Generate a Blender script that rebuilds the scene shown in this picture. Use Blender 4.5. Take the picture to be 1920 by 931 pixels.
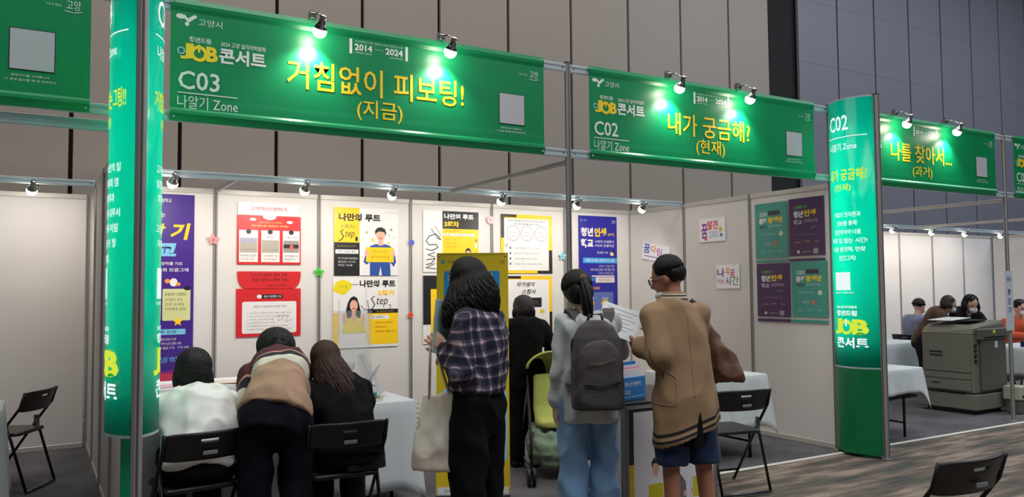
import bpy, bmesh, math, random
from mathutils import Vector, Matrix, Euler, noise

for _o in list(bpy.data.objects):
    bpy.data.objects.remove(_o)
S = bpy.context.scene
COL = S.collection
PI = math.pi

# ------------------------------------------------------------------ camera
cd = bpy.data.cameras.new('camera'); cam = bpy.data.objects.new('camera', cd); COL.objects.link(cam)
cd.sensor_width = 36.0; cd.lens = 1508.27 / 1920 * 36; cd.clip_end = 200
Rv = Vector((0.86161999, -0.50748624, -0.00828953)); Uv = Vector((-0.01823174, -0.04726772, 0.99871586)); Fv = Vector((0.50722638, 0.86036241, 0.04997917))
cam.matrix_world = Matrix(((Rv.x, Uv.x, -Fv.x, -3.4083), (Rv.y, Uv.y, -Fv.y, -4.9412), (Rv.z, Uv.z, -Fv.z, 1.5066), (0, 0, 0, 1)))
S.camera = cam

# ------------------------------------------------------------------ world, exposure
wd = bpy.data.worlds.new('hall_ambience'); S.world = wd; wd.use_nodes = True
wd.node_tree.nodes['Background'].inputs[0].default_value = (0.80, 0.90, 1.0, 1)
wd.node_tree.nodes['Background'].inputs[1].default_value = 0.30
S.view_settings.view_transform = 'Standard'; S.view_settings.look = 'None'
S.view_settings.gamma = 1.0; S.view_settings.use_curve_mapping = False
S.view_settings.exposure = 0.0

# large overhead luminaires of the hall
def area(name, loc, sx, sy, power, col, rot=(0, 0, 0)):
    l = bpy.data.lights.new(name, 'AREA'); l.shape = 'RECTANGLE'; l.size = sx; l.size_y = sy; l.energy = power; l.color = col
    o = bpy.data.objects.new(name, l); COL.objects.link(o); o.location = loc; o.rotation_euler = rot
    return o
area('hall_light', (-3, -4, 10.5), 9, 4, 560, (1.0, 0.97, 0.92))
area('hall_light', (1.5, 2.5, 10.5), 14, 3, 430, (1.0, 0.94, 0.88))
area('hall_light', (15, -1, 10.5), 9, 5, 1000, (0.78, 0.88, 1.0))
area('hall_light', (4, -9, 10.5), 12, 4, 800, (0.92, 0.96, 1.0))

# ------------------------------------------------------------------ materials
def lin(c):
    return tuple(((x / 255) / 12.92 if x / 255 <= 0.04045 else ((x / 255 + 0.055) / 1.055) ** 2.4) for x in c)
MATS = {}
def mat(name, rgb, rough=0.6, metal=0.0, bump=0.0, bscale=60, vary=0.0, vscale=4, spec=0.5, alpha=None, trans=0.0, sheen=0.0):
    if name in MATS: return MATS[name]
    m = bpy.data.materials.new(name); m.use_nodes = True; nt = m.node_tree; b = nt.nodes['Principled BSDF']
    c = lin(rgb) + (1,)
    b.inputs['Base Color'].default_value = c; b.inputs['Roughness'].default_value = rough; b.inputs['Metallic'].default_value = metal
    b.inputs['Specular IOR Level'].default_value = spec
    if sheen: b.inputs['Sheen Weight'].default_value = sheen
    if trans: b.inputs['Transmission Weight'].default_value = trans
    tc = nt.nodes.new('ShaderNodeTexCoord')
    if vary:
        n = nt.nodes.new('ShaderNodeTexNoise'); n.inputs['Scale'].default_value = vscale; n.inputs['Detail'].default_value = 4
        nt.links.new(tc.outputs['Object'], n.inputs['Vector'])
        mx = nt.nodes.new('ShaderNodeMix'); mx.data_type = 'RGBA'
        mx.inputs[6].default_value = tuple(x * (1 - vary) for x in c[:3]) + (1,); mx.inputs[7].default_value = tuple(min(1, x * (1 + vary)) for x in c[:3]) + (1,)
        nt.links.new(n.outputs['Fac'], mx.inputs[0]); nt.links.new(mx.outputs[2], b.inputs['Base Color'])
    if bump:
        n2 = nt.nodes.new('ShaderNodeTexNoise'); n2.inputs['Scale'].default_value = bscale; n2.inputs['Detail'].default_value = 3
        nt.links.new(tc.outputs['Object'], n2.inputs['Vector'])
        bp = nt.nodes.new('ShaderNodeBump'); bp.inputs['Strength'].default_value = bump; bp.inputs['Distance'].default_value = 0.01
        nt.links.new(n2.outputs['Fac'], bp.inputs['Height']); nt.links.new(bp.outputs[0], b.inputs['Normal'])
    if alpha is not None: b.inputs['Alpha'].default_value = alpha
    MATS[name] = m
    return m
def flat(rgb):                       # printed ink of one colour
    return mat('ink_%02x%02x%02x' % tuple(rgb), rgb, 0.42, vary=0.03, vscale=9)
def emit(name, rgb, strength):
    if name in MATS: return MATS[name]
    m = bpy.data.materials.new(name); m.use_nodes = True; nt = m.node_tree; nt.nodes.clear()
    e = nt.nodes.new('ShaderNodeEmission'); o = nt.nodes.new('ShaderNodeOutputMaterial'); e.inputs[0].default_value = lin(rgb) + (1,); e.inputs[1].default_value = strength
    nt.links.new(e.outputs[0], o.inputs[0]); MATS[name] = m; return m
def translucent(name, rgb, tr):      # a translucent printed sheet, lit from behind
    if name in MATS: return MATS[name]
    m = bpy.data.materials.new(name); m.use_nodes = True; nt = m.node_tree; b = nt.nodes['Principled BSDF']
    b.inputs['Base Color'].default_value = lin(rgb) + (1,); b.inputs['Roughness'].default_value = 0.16
    t = nt.nodes.new('ShaderNodeBsdfTranslucent'); t.inputs[0].default_value = lin(rgb) + (1,)
    mx = nt.nodes.new('ShaderNodeMixShader'); mx.inputs[0].default_value = tr
    nt.links.new(b.outputs[0], mx.inputs[1]); nt.links.new(t.outputs[0], mx.inputs[2]); nt.links.new(mx.outputs[0], nt.nodes['Material Output'].inputs[0])
    MATS[name] = m; return m

ALU = mat('anodised_aluminium', (150, 148, 148), 0.42, 0.15, vary=0.05)
ALU_D = mat('groove_shadow_aluminium', (82, 80, 82), 0.5, 0.2)
ALU_B = mat('bright_aluminium_beam', (176, 192, 200), 0.35, 0.1, vary=0.04)
PANEL = mat('white_laminate_panel', (216, 212, 210), 0.55, vary=0.025, vscale=1.2, bump=0.02, bscale=300)
CHROME = mat('chrome', (190, 190, 192), 0.18, 1.0)
BLACKP = mat('black_plastic', (17, 17, 19), 0.42, vary=0.1)
BLACKM = mat('black_painted_steel', (22, 22, 25), 0.38, 0.3)
GREYST = mat('grey_steel_tube', (100, 102, 108), 0.3, 0.8)
CLOTHW = mat('white_tablecloth_fabric', (205, 212, 216), 0.85, bump=0.15, bscale=400, sheen=0.2)

# ------------------------------------------------------------------ object helpers
def tag(o, label=None, cat=None, group=None, kind=None):
    if label: o['label'] = label
    if cat: o['category'] = cat
    if group: o['group'] = group
    if kind: o['kind'] = kind
    return o
def thing(name, label, cat, loc=(0, 0, 0), rz=0.0, group=None, rot=None):
    o = bpy.data.objects.new(name, None); COL.objects.link(o); o.empty_display_size = 0.1
    o.location = loc; o.rotation_euler = rot if rot else (0, 0, rz)
    return tag(o, label, cat, group)
def struct_root(name):
    o = bpy.data.objects.new(name, None); COL.objects.link(o); return tag(o, kind='structure')
def copy_tree(o, parent=None):
    c = o.copy(); COL.objects.link(c)
    if parent: c.parent = parent
    for ch in [x for x in bpy.data.objects if x.parent == o]: copy_tree(ch, c)
    return c

class MB:
    """collects closed shapes and links them as ONE mesh object"""
    def __init__(s): s.v = []; s.f = []; s.m = []; s.mats = []; s.sm = []; s.cm = 0
    def use(s, m):
        if m not in s.mats: s.mats.append(m)
        s.cm = s.mats.index(m); return s
    def add(s, vs, fs, smooth=False):
        k = len(s.v); s.v += [tuple(x) for x in vs]
        for f in fs: s.f.append(tuple(i + k for i in f)); s.m.append(s.cm); s.sm.append(smooth)
        return s
    def box(s, lo, hi, M=None):
        x0, y0, z0 = lo; x1, y1, z1 = hi
        vs = [Vector(p) for p in ((x0, y0, z0), (x1, y0, z0), (x1, y1, z0), (x0, y1, z0), (x0, y0, z1), (x1, y0, z1), (x1, y1, z1), (x0, y1, z1))]
        if M: vs = [M @ p for p in vs]
        return s.add(vs, [(0, 3, 2, 1), (4, 5, 6, 7), (0, 1, 5, 4), (1, 2, 6, 5), (2, 3, 7, 6), (3, 0, 4, 7)])
    def bbox(s, lo, hi, r=0.01, M=None):          # box with chamfered vertical and horizontal edges
        x0, y0, z0 = lo; x1, y1, z1 = hi; r = min(r, (x1 - x0) / 2.1, (y1 - y0) / 2.1, (z1 - z0) / 2.1)
        rings = []
        for z, i in ((z0, r), (z0 + r, 0), (z1 - r, 0), (z1, r)):
            a, b, c, d = x0 + i, x1 - i, y0 + i, y1 - i; q = r * 0.6
            rings.append([(a + q, c, z), (b - q, c, z), (b, c + q, z), (b, d - q, z), (b - q, d, z), (a + q, d, z), (a, d - q, z), (a, c + q, z)])
        return s.rings([[Vector(p) for p in R] for R in rings], M=M)
    def rings(s, rs, caps=True, M=None, smooth=False, closed=True):
        n = len(rs[0]); vs = [p for R in rs for p in R]
        if M: vs = [M @ Vector(p) for p in vs]
        fs = []
        for i in range(len(rs) - 1):
            for j in range(n if closed else n - 1):
                a = i * n + j; b = i * n + (j + 1) % n; fs.append((a, b, b + n, a + n))
        if caps and closed: fs.append(tuple(range(n - 1, -1, -1))); fs.append(tuple((len(rs) - 1) * n + j for j in range(n)))
        return s.add(vs, fs, smooth)
    def tube(s, pts, r, n=10, smooth=True, caps=True):
        pts = [Vector(p) for p in pts]; rs = r if isinstance(r, (list, tuple)) else [r] * len(pts)
        out = []; ref = None
        for i, p in enumerate(pts):
            d = (pts[min(i + 1, len(pts) - 1)] - pts[max(i - 1, 0)]).normalized()
            if ref is None: ref = Vector((0, 0, 1)) if abs(d.z) < 0.9 else Vector((1, 0, 0))
            a = d.cross(ref)
            if a.length < 1e-4: a = d.cross(Vector((0, 1, 0)))
            a.normalize(); b = d.cross(a); ref = -b if False else ref
            out.append([p + a * math.cos(t) * rs[i] + b * math.sin(t) * rs[i] for t in [2 * PI * k / n for k in range(n)]])
        return s.rings(out, caps, smooth=smooth)
    def lathe(s, prof, n=20, M=None, smooth=True):
        rs = [[Vector((max(r, 1e-4) * math.cos(2 * PI * k / n), max(r, 1e-4) * math.sin(2 * PI * k / n), z)) for k in range(n)] for r, z in prof]
        return s.rings(rs, True, M, smooth)
    def poly(s, pts, th, M=None):                 # extruded outline in local x,y
        n = len(pts); vs = [Vector((x, y, 0)) for x, y in pts] + [Vector((x, y, th)) for x, y in pts]
        if M: vs = [M @ v for v in vs]
        return s.add(vs, [tuple(range(n - 1, -1, -1)), tuple(range(n, 2 * n))] + [(i, (i + 1) % n, n + (i + 1) % n, n + i) for i in range(n)])
    def build(s, name, material=None, parent=None, label=None, kind=None):
        me = bpy.data.meshes.new(name); me.from_pydata(s.v, [], s.f)
        if material is not None: me.materials.append(material)
        else:
            for m in s.mats: me.materials.append(m)
            me.polygons.foreach_set('material_index', s.m)
        me.polygons.foreach_set('use_smooth', s.sm); me.update()
        o = bpy.data.objects.new(name, me); COL.objects.link(o)
        if parent: o.parent = parent
        if label: o['label'] = label
        if kind: o['kind'] = kind
        return o
def rotm(rx=0, ry=0, rz=0, t=(0, 0, 0)): return Matrix.Translation(t) @ Euler((rx, ry, rz)).to_matrix().to_4x4()
def orient(p, d):                                  # matrix taking +Z to direction d at p
    return Matrix.Translation(p) @ Vector(d).normalized().to_track_quat('Z', 'Y').to_matrix().to_4x4()

# ------------------------------------------------------------------ flat print: shapes and lettering on a sheet
# words too small to read in the photo are set with the syllables of the readable ones (each new outline is slow to load)
READABLE = '고양시청년드림콘서트나알기거침없이피보팅지금내가궁해현재를찾아과의만루회차인생학교통합센터꿈발견그리다는간자일박람캠퍼스모집'
def plain(t): return ''.join(READABLE[(ord(c) * 7 + i) % len(READABLE)] if '가' <= c <= '힣' and c not in READABLE else c for i, c in enumerate(t))
_REQ = []                                          # lettering waiting for its outlines: (text, bold, mesh, placing function)
def flush_lettering():
    for bold in sorted({r[1] for r in _REQ}):
        rq = [r for r in _REQ if r[1] == bold]; words = sorted({r[0] for r in rq})
        c = bpy.data.curves.new('t', 'FONT'); c.resolution_u = 2; c.offset = bold; c.space_line = 3.0; c.body = '\n'.join(words)
        me = bpy.data.meshes.new_from_object(bpy.data.objects.new('t', c))
        co = [v.co.copy() for v in me.vertices]; G_ = [dict() for _ in words]; F_ = [[] for _ in words]
        for p in me.polygons:
            if p.area < 1e-9: continue
            li = min(len(words) - 1, max(0, round(-(co[p.vertices[0]].y - 0.35) / 3.0)))
            F_[li].append([G_[li].setdefault(i, len(G_[li])) for i in p.vertices])
        out = {}
        for w, g, f in zip(words, G_, F_):
            vs = [co[i] for i in g]; x0 = min(v.x for v in vs); x1 = max(v.x for v in vs); y0 = min(v.y for v in vs); y1 = max(v.y for v in vs)
            out[w] = ([((v.x - x0) / (x1 - x0), (v.y - y0) / (y1 - y0)) for v in vs], f)
        for w, _b, mesh, fn in rq:
            vs, f = out[w]; mesh.from_pydata([fn(u, v) for u, v in vs], [], f); mesh.update()
        bpy.data.objects.remove(bpy.data.objects['t']) if 't' in bpy.data.objects else None
def ell(cx, cy, rx, ry, n=20, a0=0, a1=2 * PI):
    return [(cx + rx * math.cos(a0 + (a1 - a0) * k / n), cy + ry * math.sin(a0 + (a1 - a0) * k / n)) for k in range(n if abs(a1 - a0 - 2 * PI) < 1e-6 else n + 1)]
def rrect(x0, y0, x1, y1, r):
    o = []
    for cx, cy, a in ((x1 - r, y1 - r, 0), (x0 + r, y1 - r, PI / 2), (x0 + r, y0 + r, PI), (x1 - r, y0 + r, 1.5 * PI)):
        o += [(cx + r * math.cos(a + PI / 2 * k / 4), cy + r * math.sin(a + PI / 2 * k / 4)) for k in range(5)]
    return o
def stroke(pts, w):
    o = []
    for (a, b) in zip(pts, pts[1:]):
        d = Vector((b[0] - a[0], b[1] - a[1])); 
        if d.length < 1e-6: continue
        d.normalize(); n = Vector((-d.y, d.x)) * w / 2; e = d * w * 0.3
        o.append([(a[0] - e.x + n.x, a[1] - e.y + n.y), (a[0] - e.x - n.x, a[1] - e.y - n.y), (b[0] + e.x - n.x, b[1] + e.y - n.y), (b[0] + e.x + n.x, b[1] + e.y + n.y)])
    return o
STARP = [(math.sin(2 * PI * k / 10) * (1 if k % 2 == 0 else .45), math.cos(2 * PI * k / 10) * (1 if k % 2 == 0 else .45)) for k in range(10)]
def sheet_print(items, W, H, parent, mapf=None, cols=flat, z0=0.0006, dz=0.00005, name='print'):
    """items in metres, origin top-left, x right, y DOWN. Shapes become one 'print' part, words one 'lettering' part"""
    mp = mapf or (lambda x, y, z: Vector((x, y, z))); z = z0
    def put(M, pts, fs, c):
        M.use(cols(c)); M.add([mp(x, -y, z) for x, y in pts], fs)
    for it in items:
        k = it[0]; A = MB()
        if k == 'r':
            _, x0, y0, x1, y1, c = it; n = 8 if mapf else 1
            for i in range(n):
                a = x0 + (x1 - x0) * i / n; b = x0 + (x1 - x0) * (i + 1) / n
                put(A, [(a, y1), (b, y1), (b, y0), (a, y0)], [(0, 1, 2, 3)], c)
        elif k == 'p': put(A, it[1], [tuple(range(len(it[1])))], it[2])
        elif k == 'rr':
            _, x0, y0, x1, y1, r, c = it; P = rrect(x0, y0, x1, y1, r); put(A, P, [tuple(range(len(P)))], c)
        elif k == 'e':
            _, cx, cy, rx, ry, c = it; P = ell(cx, cy, rx, ry); put(A, P, [tuple(range(len(P)))], c)
        elif k == 's':
            _, cx, cy, r, c = it; P = [(cx + x * r, cy - y * r) for x, y in STARP]; put(A, P, [tuple(range(10))], c)
        elif k == 'l':
            _, pts, w, c = it
            for q in stroke(pts, w): put(A, q, [(0, 1, 2, 3)], c)
        elif k == 'ring':
            _, cx, cy, r, w, c = it; P = ell(cx, cy, r, r, 24); Q = ell(cx, cy, r - w, r - w, 24)
            put(A, P + Q, [(i, (i + 1) % 24, 24 + (i + 1) % 24, 24 + i) for i in range(24)], c)
        elif k == 't':
            _, txt, x0, y0, x1, y1, c = it[:7]; bold = it[7] if len(it) > 7 else 0.0; sl = it[8] if len(it) > 8 else 0.0
            w = x1 - x0; h = y1 - y0
            me = bpy.data.meshes.new('lettering'); me.materials.append(cols(c)); o = bpy.data.objects.new('lettering', me); COL.objects.link(o); o.parent = parent
            _REQ.append((plain(txt), bold, me, lambda u, v, x0=x0, y1=y1, w=w, h=h, sl=sl, z=z: mp(x0 + u * w + (v - .5) * h * sl, -(y1 - v * h), z)))
        z += dz
        if A.v: A.build(name, None, parent)
RB = (PI / 2, 0, 0)                                # sheet facing -Y (hung on a back wall)
RS = (PI / 2, 0, -PI / 2)                          # sheet facing -X (hung on a right-hand wall)
def poster(name, label, cat, loc, W, H, base, items, rot=RB, group=None, th=0.004, tilt=0.0, pname='sheet'):
    t = thing(name, label, cat, loc, group=group, rot=rot)
    if tilt: t.rotation_mode = 'QUATERNION'; t.rotation_quaternion = Euler(rot).to_quaternion() @ Euler((0, 0, tilt)).to_quaternion()
    MB().box((0, -H, -th), (W, 0, 0)).build(pname, flat(base), t)
    sheet_print(items, W, H, t)
    return t

# ------------------------------------------------------------------ organic bodies
def smooth_mesh(bm, it, f=0.5):
    for _ in range(it): bmesh.ops.smooth_vert(bm, verts=bm.verts, factor=f, use_axis_x=True, use_axis_y=True, use_axis_z=True)
def cap(p0, r0, p1, r1): return ('c', Vector(p0), r0, Vector(p1), r1)
def ellp(c, r, rot=(0, 0, 0)): return ('e', Vector(c), r, rot)
def loft(secs, n=28, ex=2.0): return ('l', secs, n, ex)    # secs: (centre, half-axis a, half-axis b)
def prim_mesh(prims):
    M = MB()
    for p in prims:
        if p[0] == 'c':
            _, a, ra, b, rb = p; d = b - a; L = d.length
            if L < 1e-5: d = Vector((0, 0, 1)); L = 1e-5
            prof = [(ra * math.cos(t), ra * math.sin(t)) for t in [-PI / 2 + PI / 2 * k / 5 for k in range(6)]] + [(rb * math.cos(t), L + rb * math.sin(t)) for t in [PI / 2 * k / 5 for k in range(6)]]
            M.lathe(prof, 16, orient(a, d))
        elif p[0] == 'e':
            _, c, r, rot = p; T = Matrix.Translation(c) @ Euler(rot).to_matrix().to_4x4() @ Matrix.Diagonal((r[0], r[1], r[2], 1))
            M.lathe([(math.cos(t), math.sin(t)) for t in [-PI / 2 + PI * k / 14 for k in range(15)]], 22, T)
        elif p[0] == 'l':
            _, secs, n, ex = p; rs = []
            for c, a, b in secs:
                R = []
                for k in range(n):
                    t = 2 * PI * k / n; ct, st = math.cos(t), math.sin(t)
                    R.append(Vector(c) + Vector(a) * (abs(ct) ** (2 / ex) * (1 if ct > 0 else -1)) + Vector(b) * (abs(st) ** (2 / ex) * (1 if st > 0 else -1)))
                rs.append(R)
            M.rings(rs, True)
    me = bpy.data.meshes.new('p'); me.from_pydata(M.v, [], M.f)
    bm = bmesh.new(); bm.from_mesh(me); bmesh.ops.recalc_face_normals(bm, faces=bm.faces); bm.to_mesh(me); bm.free()
    return me
def blob(name, prims, material, parent, voxel=0.011, smooth=3, fold=0.0, fscale=(6, 6, 3), seed=0, keep=None, extra=None, label=None):
    me = prim_mesh(prims); o = bpy.data.objects.new(name, me); COL.objects.link(o)
    md = o.modifiers.new('r', 'REMESH'); md.mode = 'VOXEL'; md.voxel_size = voxel
    dg = bpy.context.evaluated_depsgraph_get(); dg.update()
    nm = bpy.data.meshes.new_from_object(o.evaluated_get(dg), depsgraph=dg); o.modifiers.clear()
    bm = bmesh.new(); bm.from_mesh(nm); smooth_mesh(bm, smooth)
    if fold:
        bm.normal_update(); off = Vector((seed * 7.3, seed * 3.1, seed * 1.7))
        for v in bm.verts:
            q = Vector((v.co.x * fscale[0], v.co.y * fscale[1], v.co.z * fscale[2])) + off
            a = noise.noise(q); b = noise.noise(q * 2.3 + Vector((5, 5, 5)))
            v.co += v.normal * fold * ((1 - abs(a) * 3.2) * 1.15 + b * 0.9)
    if extra:
        em = prim_mesh(extra); o2 = bpy.data.objects.new('x', em); COL.objects.link(o2)
        m2 = o2.modifiers.new('r', 'REMESH'); m2.mode = 'VOXEL'; m2.voxel_size = 0.0035
        dg = bpy.context.evaluated_depsgraph_get(); dg.update()
        e2 = bpy.data.meshes.new_from_object(o2.evaluated_get(dg), depsgraph=dg)
        b2 = bmesh.new(); b2.from_mesh(e2); smooth_mesh(b2, 2); b2.to_mesh(e2); b2.free()
        bm.from_mesh(e2); bpy.data.objects.remove(o2)
    for f in bm.faces: f.smooth = True
    bm.to_mesh(nm); bm.free(); nm.materials.clear(); nm.materials.append(material)
    for p in nm.polygons: p.material_index = 0
    nm.name = name; o.data = nm
    if parent: o.parent = parent
    if label: o['label'] = label
    return o

# ================================================================== STRUCTURE
def floor_mat(name, base, alt, alt2, sx, sy, bump=0.3):
    m = bpy.data.materials.new(name); m.use_nodes = True; nt = m.node_tree; b = nt.nodes['Principled BSDF']; b.inputs['Roughness'].default_value = 0.93
    b.inputs['Specular IOR Level'].default_value = 0.2
    tc = nt.nodes.new('ShaderNodeTexCoord'); mp = nt.nodes.new('ShaderNodeMapping'); mp.inputs['Scale'].default_value = (sx, sy, 1)
    mp.inputs['Rotation'].default_value = (0, 0, 0.25)
    nt.links.new(tc.outputs['Object'], mp.inputs[0])
    n = nt.nodes.new('ShaderNodeTexNoise'); n.inputs['Scale'].default_value = 1; n.inputs['Detail'].default_value = 5; n.inputs['Roughness'].default_value = 0.6
    nt.links.new(mp.outputs[0], n.inputs['Vector'])
    r = nt.nodes.new('ShaderNodeValToRGB'); e = r.color_ramp.elements
    e[0].position = 0.36; e[0].color = lin(alt) + (1,); e[1].position = 0.5; e[1].color = lin(base) + (1,); x = e.new(0.64); x.color = lin(alt2) + (1,)
    nt.links.new(n.outputs['Fac'], r.inputs[0]); 
    n2 = nt.nodes.new('ShaderNodeTexNoise'); n2.inputs['Scale'].default_value = 90; nt.links.new(tc.outputs['Object'], n2.inputs['Vector'])
    mx = nt.nodes.new('ShaderNodeMix'); mx.data_type = 'RGBA'; mx.blend_type = 'OVERLAY'; mx.inputs[0].default_value = 0.35
    nt.links.new(r.outputs[0], mx.inputs[6]); nt.links.new(n2.outputs['Fac'], mx.inputs[7]); nt.links.new(mx.outputs[2], b.inputs['Base Color'])
    bp = nt.nodes.new('ShaderNodeBump'); bp.inputs['Strength'].default_value = bump; bp.inputs['Distance'].default_value = 0.004
    n3 = nt.nodes.new('ShaderNodeTexNoise'); n3.inputs['Scale'].default_value = 350; nt.links.new(tc.outputs['Object'], n3.inputs['Vector'])
    nt.links.new(n3.outputs['Fac'], bp.inputs['Height']); nt.links.new(bp.outputs[0], b.inputs['Normal'])
    return m
tag(MB().box((-16, -16, -0.1), (34, 6.4, 0)).build('floor', floor_mat('patterned_hall_carpet', (104, 94, 86), (70, 76, 72), (150, 134, 124), 1.2, 7.0)), kind='structure')
bc = MB().box((-9.5, -0.10, 0.0), (13.2, 4.1, 0.008)).build('floor_booth', floor_mat('grey_booth_carpet', (92, 91, 95), (80, 80, 84), (102, 100, 104), 2, 2))
tag(bc, kind='structure')
tag(MB().bbox((-9.5, -0.145, 0.0), (13.2, -0.10, 0.011), 0.004).build('trim_1', mat('white_carpet_edge_tape', (215, 212, 205), 0.5)), kind='structure')

# hall wall of tall metal panels
hall = struct_root('wall_hall')
HW_A = mat('beige_grey_wall_panel', (156, 146, 138), 0.5, 0.0, vary=0.06, vscale=0.5, bump=0.04, bscale=120)
HW_B = mat('blue_grey_wall_panel', (122, 122, 132), 0.5, 0.0, vary=0.06, vscale=0.5, bump=0.04, bscale=120)
DARK = mat('dark_recess', (12, 12, 13), 0.8)
MB().box((-14, 6.30, 0), (34, 6.36, 11.5)).build('backing', DARK, hall)
K = 0.79915
def hx(x9): return -3.408 + (x9 + 3.408) * K
sx = [hx(-3.012 + 1.556 * k) for k in range(-7, 10)] + [hx(12.40)]
for a, b in zip(sx, sx[1:]):
    MB().bbox((a + 0.024, 6.2, 0), (b - 0.024, 6.26, 11.4), 0.006).build('panel', HW_A, hall)
sx2 = [hx(13.473 + 1.582 * k) for k in range(0, 15)]
for a, b in zip(sx2, sx2[1:]):
    for z0, z1 in ((0, 4.848), (4.85, 6.176), (6.178, 7.505), (7.507, 8.838), (8.84, 11.4)):
        MB().bbox((a + 0.024, 6.2, z0), (b - 0.024, 6.26, z1), 0.0015).build('panel', HW_B, hall)
MB().box((-16.2, -16, 0), (-16, 6.4, 11.5)).build('side_wall', HW_A, hall)
MB().box((34, -16, 0), (34.2, 6.4, 11.5)).build('side_wall', HW_B, hall)
MB().box((-16, -16.2, 0), (34, -16, 11.5)).build('side_wall', HW_B, hall)
tag(MB().box((-16.2, -16.2, 11.5), (34.2, 6.4, 11.7)).build('ceiling', mat('dark_hall_ceiling', (60, 60, 64), 0.9)), kind='structure')

# octagonal system post with groove shade laid on as darker strips
def post_mesh(h, w=0.02, z0=0.0):
    M = MB(); M.use(ALU)
    M.rings([[(w * 1.08 * math.cos(PI / 8 + PI / 4 * k), w * 1.08 * math.sin(PI / 8 + PI / 4 * k), z) for k in range(8)] for z in (z0, h)])
    M.use(ALU_D)
    for k in range(4):
        a = k * PI / 2; T = Matrix.Rotation(a, 4, 'Z')
        M.box((-w * 0.22, -w * 1.02, z0), (w * 0.22, -w * 0.9, h), T)
    return M
_pm = {}
def post(parent, x, y, h, name='post', w=0.02, z0=0.0):
    k = (h, w, z0)
    if k not in _pm:
        o = post_mesh(h, w, z0).build(name, None, parent); _pm[k] = o.data
    else:
        o = bpy.data.objects.new(name, _pm[k]); COL.objects.link(o); o.parent = parent
    o.location = (x, y, 0); return o
RAILW = mat('pale_anodised_rail', (196, 192, 186), 0.35, 0.25)
WH = 2.465
def partition(name, x0, y0, x1, y1, n, skip_posts=()):
    r = struct_root(name); dx, dy = (x1 - x0) / n, (y1 - y0) / n; L = math.hypot(dx, dy); ang = math.atan2(dy, dx)
    pm = MB().box((0.018, -0.004, 0.05), (L - 0.018, 0.004, WH - 0.045))
    rm = MB().bbox((0.018, -0.012, WH - 0.045), (L - 0.018, 0.012, WH), 0.003); bm_ = MB().bbox((0.018, -0.012, 0.008), (L - 0.018, 0.012, 0.055), 0.003)
    first = None
    for i in range(n):
        if i == 0:
            first = [pm.build('panel', PANEL, r), rm.build('top_rail', RAILW, r), bm_.build('bottom_rail', RAILW, r)]; os_ = first
        else:
            os_ = [o.copy() for o in first]
            for o in os_: COL.objects.link(o); o.parent = r
        for o in os_: o.location = (x0 + dx * i, y0 + dy * i, 0); o.rotation_euler = (0, 0, ang)
    for i in range(n + 1):
        if i not in skip_posts: post(r, x0 + dx * i, y0 + dy * i, WH)
    return r
partition('wall_back', -2.97, 2.97, 2.97, 2.97, 6, (0, 6))
partition('wall_left', -2.97, 0, -2.97, 3.98, 4, (0,))
partition('wall_right', 2.97, 0, 2.97, 2.97, 3, (0,))
partition('wall_rear_left', -9.0, 3.98, -2.99, 3.98, 6, (6,))
partition('wall_rear_right', 2.99, 3.96, 12.87, 3.96, 10)
partition('wall_end', 12.87, 0, 12.87, 3.94, 4, (4,))

# beams of the booth frame
def beam(x0, y0, x1, y1, z, label, h=0.055, m=ALU_B, group='aluminium cross beams'):
    L = math.hypot(x1 - x0, y1 - y0); t = thing('cross_beam', label, 'beam', (x0, y0, z), math.atan2(y1 - y0, x1 - x0), group)
    M = MB(); M.use(m); M.bbox((0, -0.013, 0), (L, 0.013, h * 0.36), 0.003); M.bbox((0, -0.009, h * 0.36), (L, 0.009, h * 0.64), 0.001); M.bbox((0, -0.013, h * 0.64), (L, 0.013, h), 0.003)
    M.build('profile', None, t)
    M = MB(); M.use(ALU_D)
    for x in (0.03, L - 0.03): M.lathe([(0.006, -0.0), (0.006, 0.002)], 8, Matrix.Translation((x, -0.0145, h / 2)) @ Matrix.Rotation(PI / 2, 4, 'X'))
    M.build('lock_screw', None, t, kind='stuff')
    return t
beam(-2.95, 1.99, 2.95, 1.99, 2.43, 'long pale blue beam carrying spotlights across the two middle booths')
beam(-8.9, 2.97, -2.99, 2.97, 2.43, 'beam carrying one spotlight over the empty booth at far left')
beam(2.99, 2.97, 12.85, 2.97, 2.42, 'beam carrying the row of spotlights over the copier booth')
beam(0, 0.02, 0, 1.97, 2.43, 'thin beam running back from the middle front post', 0.04, ALU)
beam(-1.98, 2.0, -1.98, 2.95, 2.43, 'short beam joining the light rail to the wall above the pink star', 0.04, ALU)
beam(5.94, 0.02, 5.94, 2.95, 2.43, 'thin beam running back from the post beside the copier', 0.04, RAILW)
beam(8.91, 0.02, 8.91, 2.95, 2.43, 'thin depth beam seen through the copier booth at right', 0.04, RAILW)
beam(-5.9, 0.0, -3.0, 0.0, 2.485, 'lower beam behind the leftmost green banner', 0.06)
beam(-5.9, 0.03, -3.0, 0.03, 2.40, 'front beam just below the leftmost green banner', 0.06)
beam(-5.9, 0.0, -3.0, 0.0, 3.13, 'upper beam behind the leftmost green banner', 0.06)
beam(-2.94, 0.0, -0.02, 0.0, 2.485, 'lower beam behind the C03 banner', 0.06)
beam(-2.94, 0.0, -0.02, 0.0, 3.13, 'upper beam behind the C03 banner', 0.06)
beam(0.02, 0.0, 2.94, 0.0, 2.485, 'lower beam behind the C02 banner', 0.06)
beam(0.02, 0.0, 2.94, 0.0, 3.13, 'upper beam behind the C02 banner', 0.06)
beam(3.0, 0.0, 5.92, 0.0, 2.485, 'lower beam behind the green banner right of the lit column', 0.06)
beam(3.0, 0.0, 5.92, 0.0, 3.13, 'upper beam behind the green banner right of the lit column', 0.06)
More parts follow.
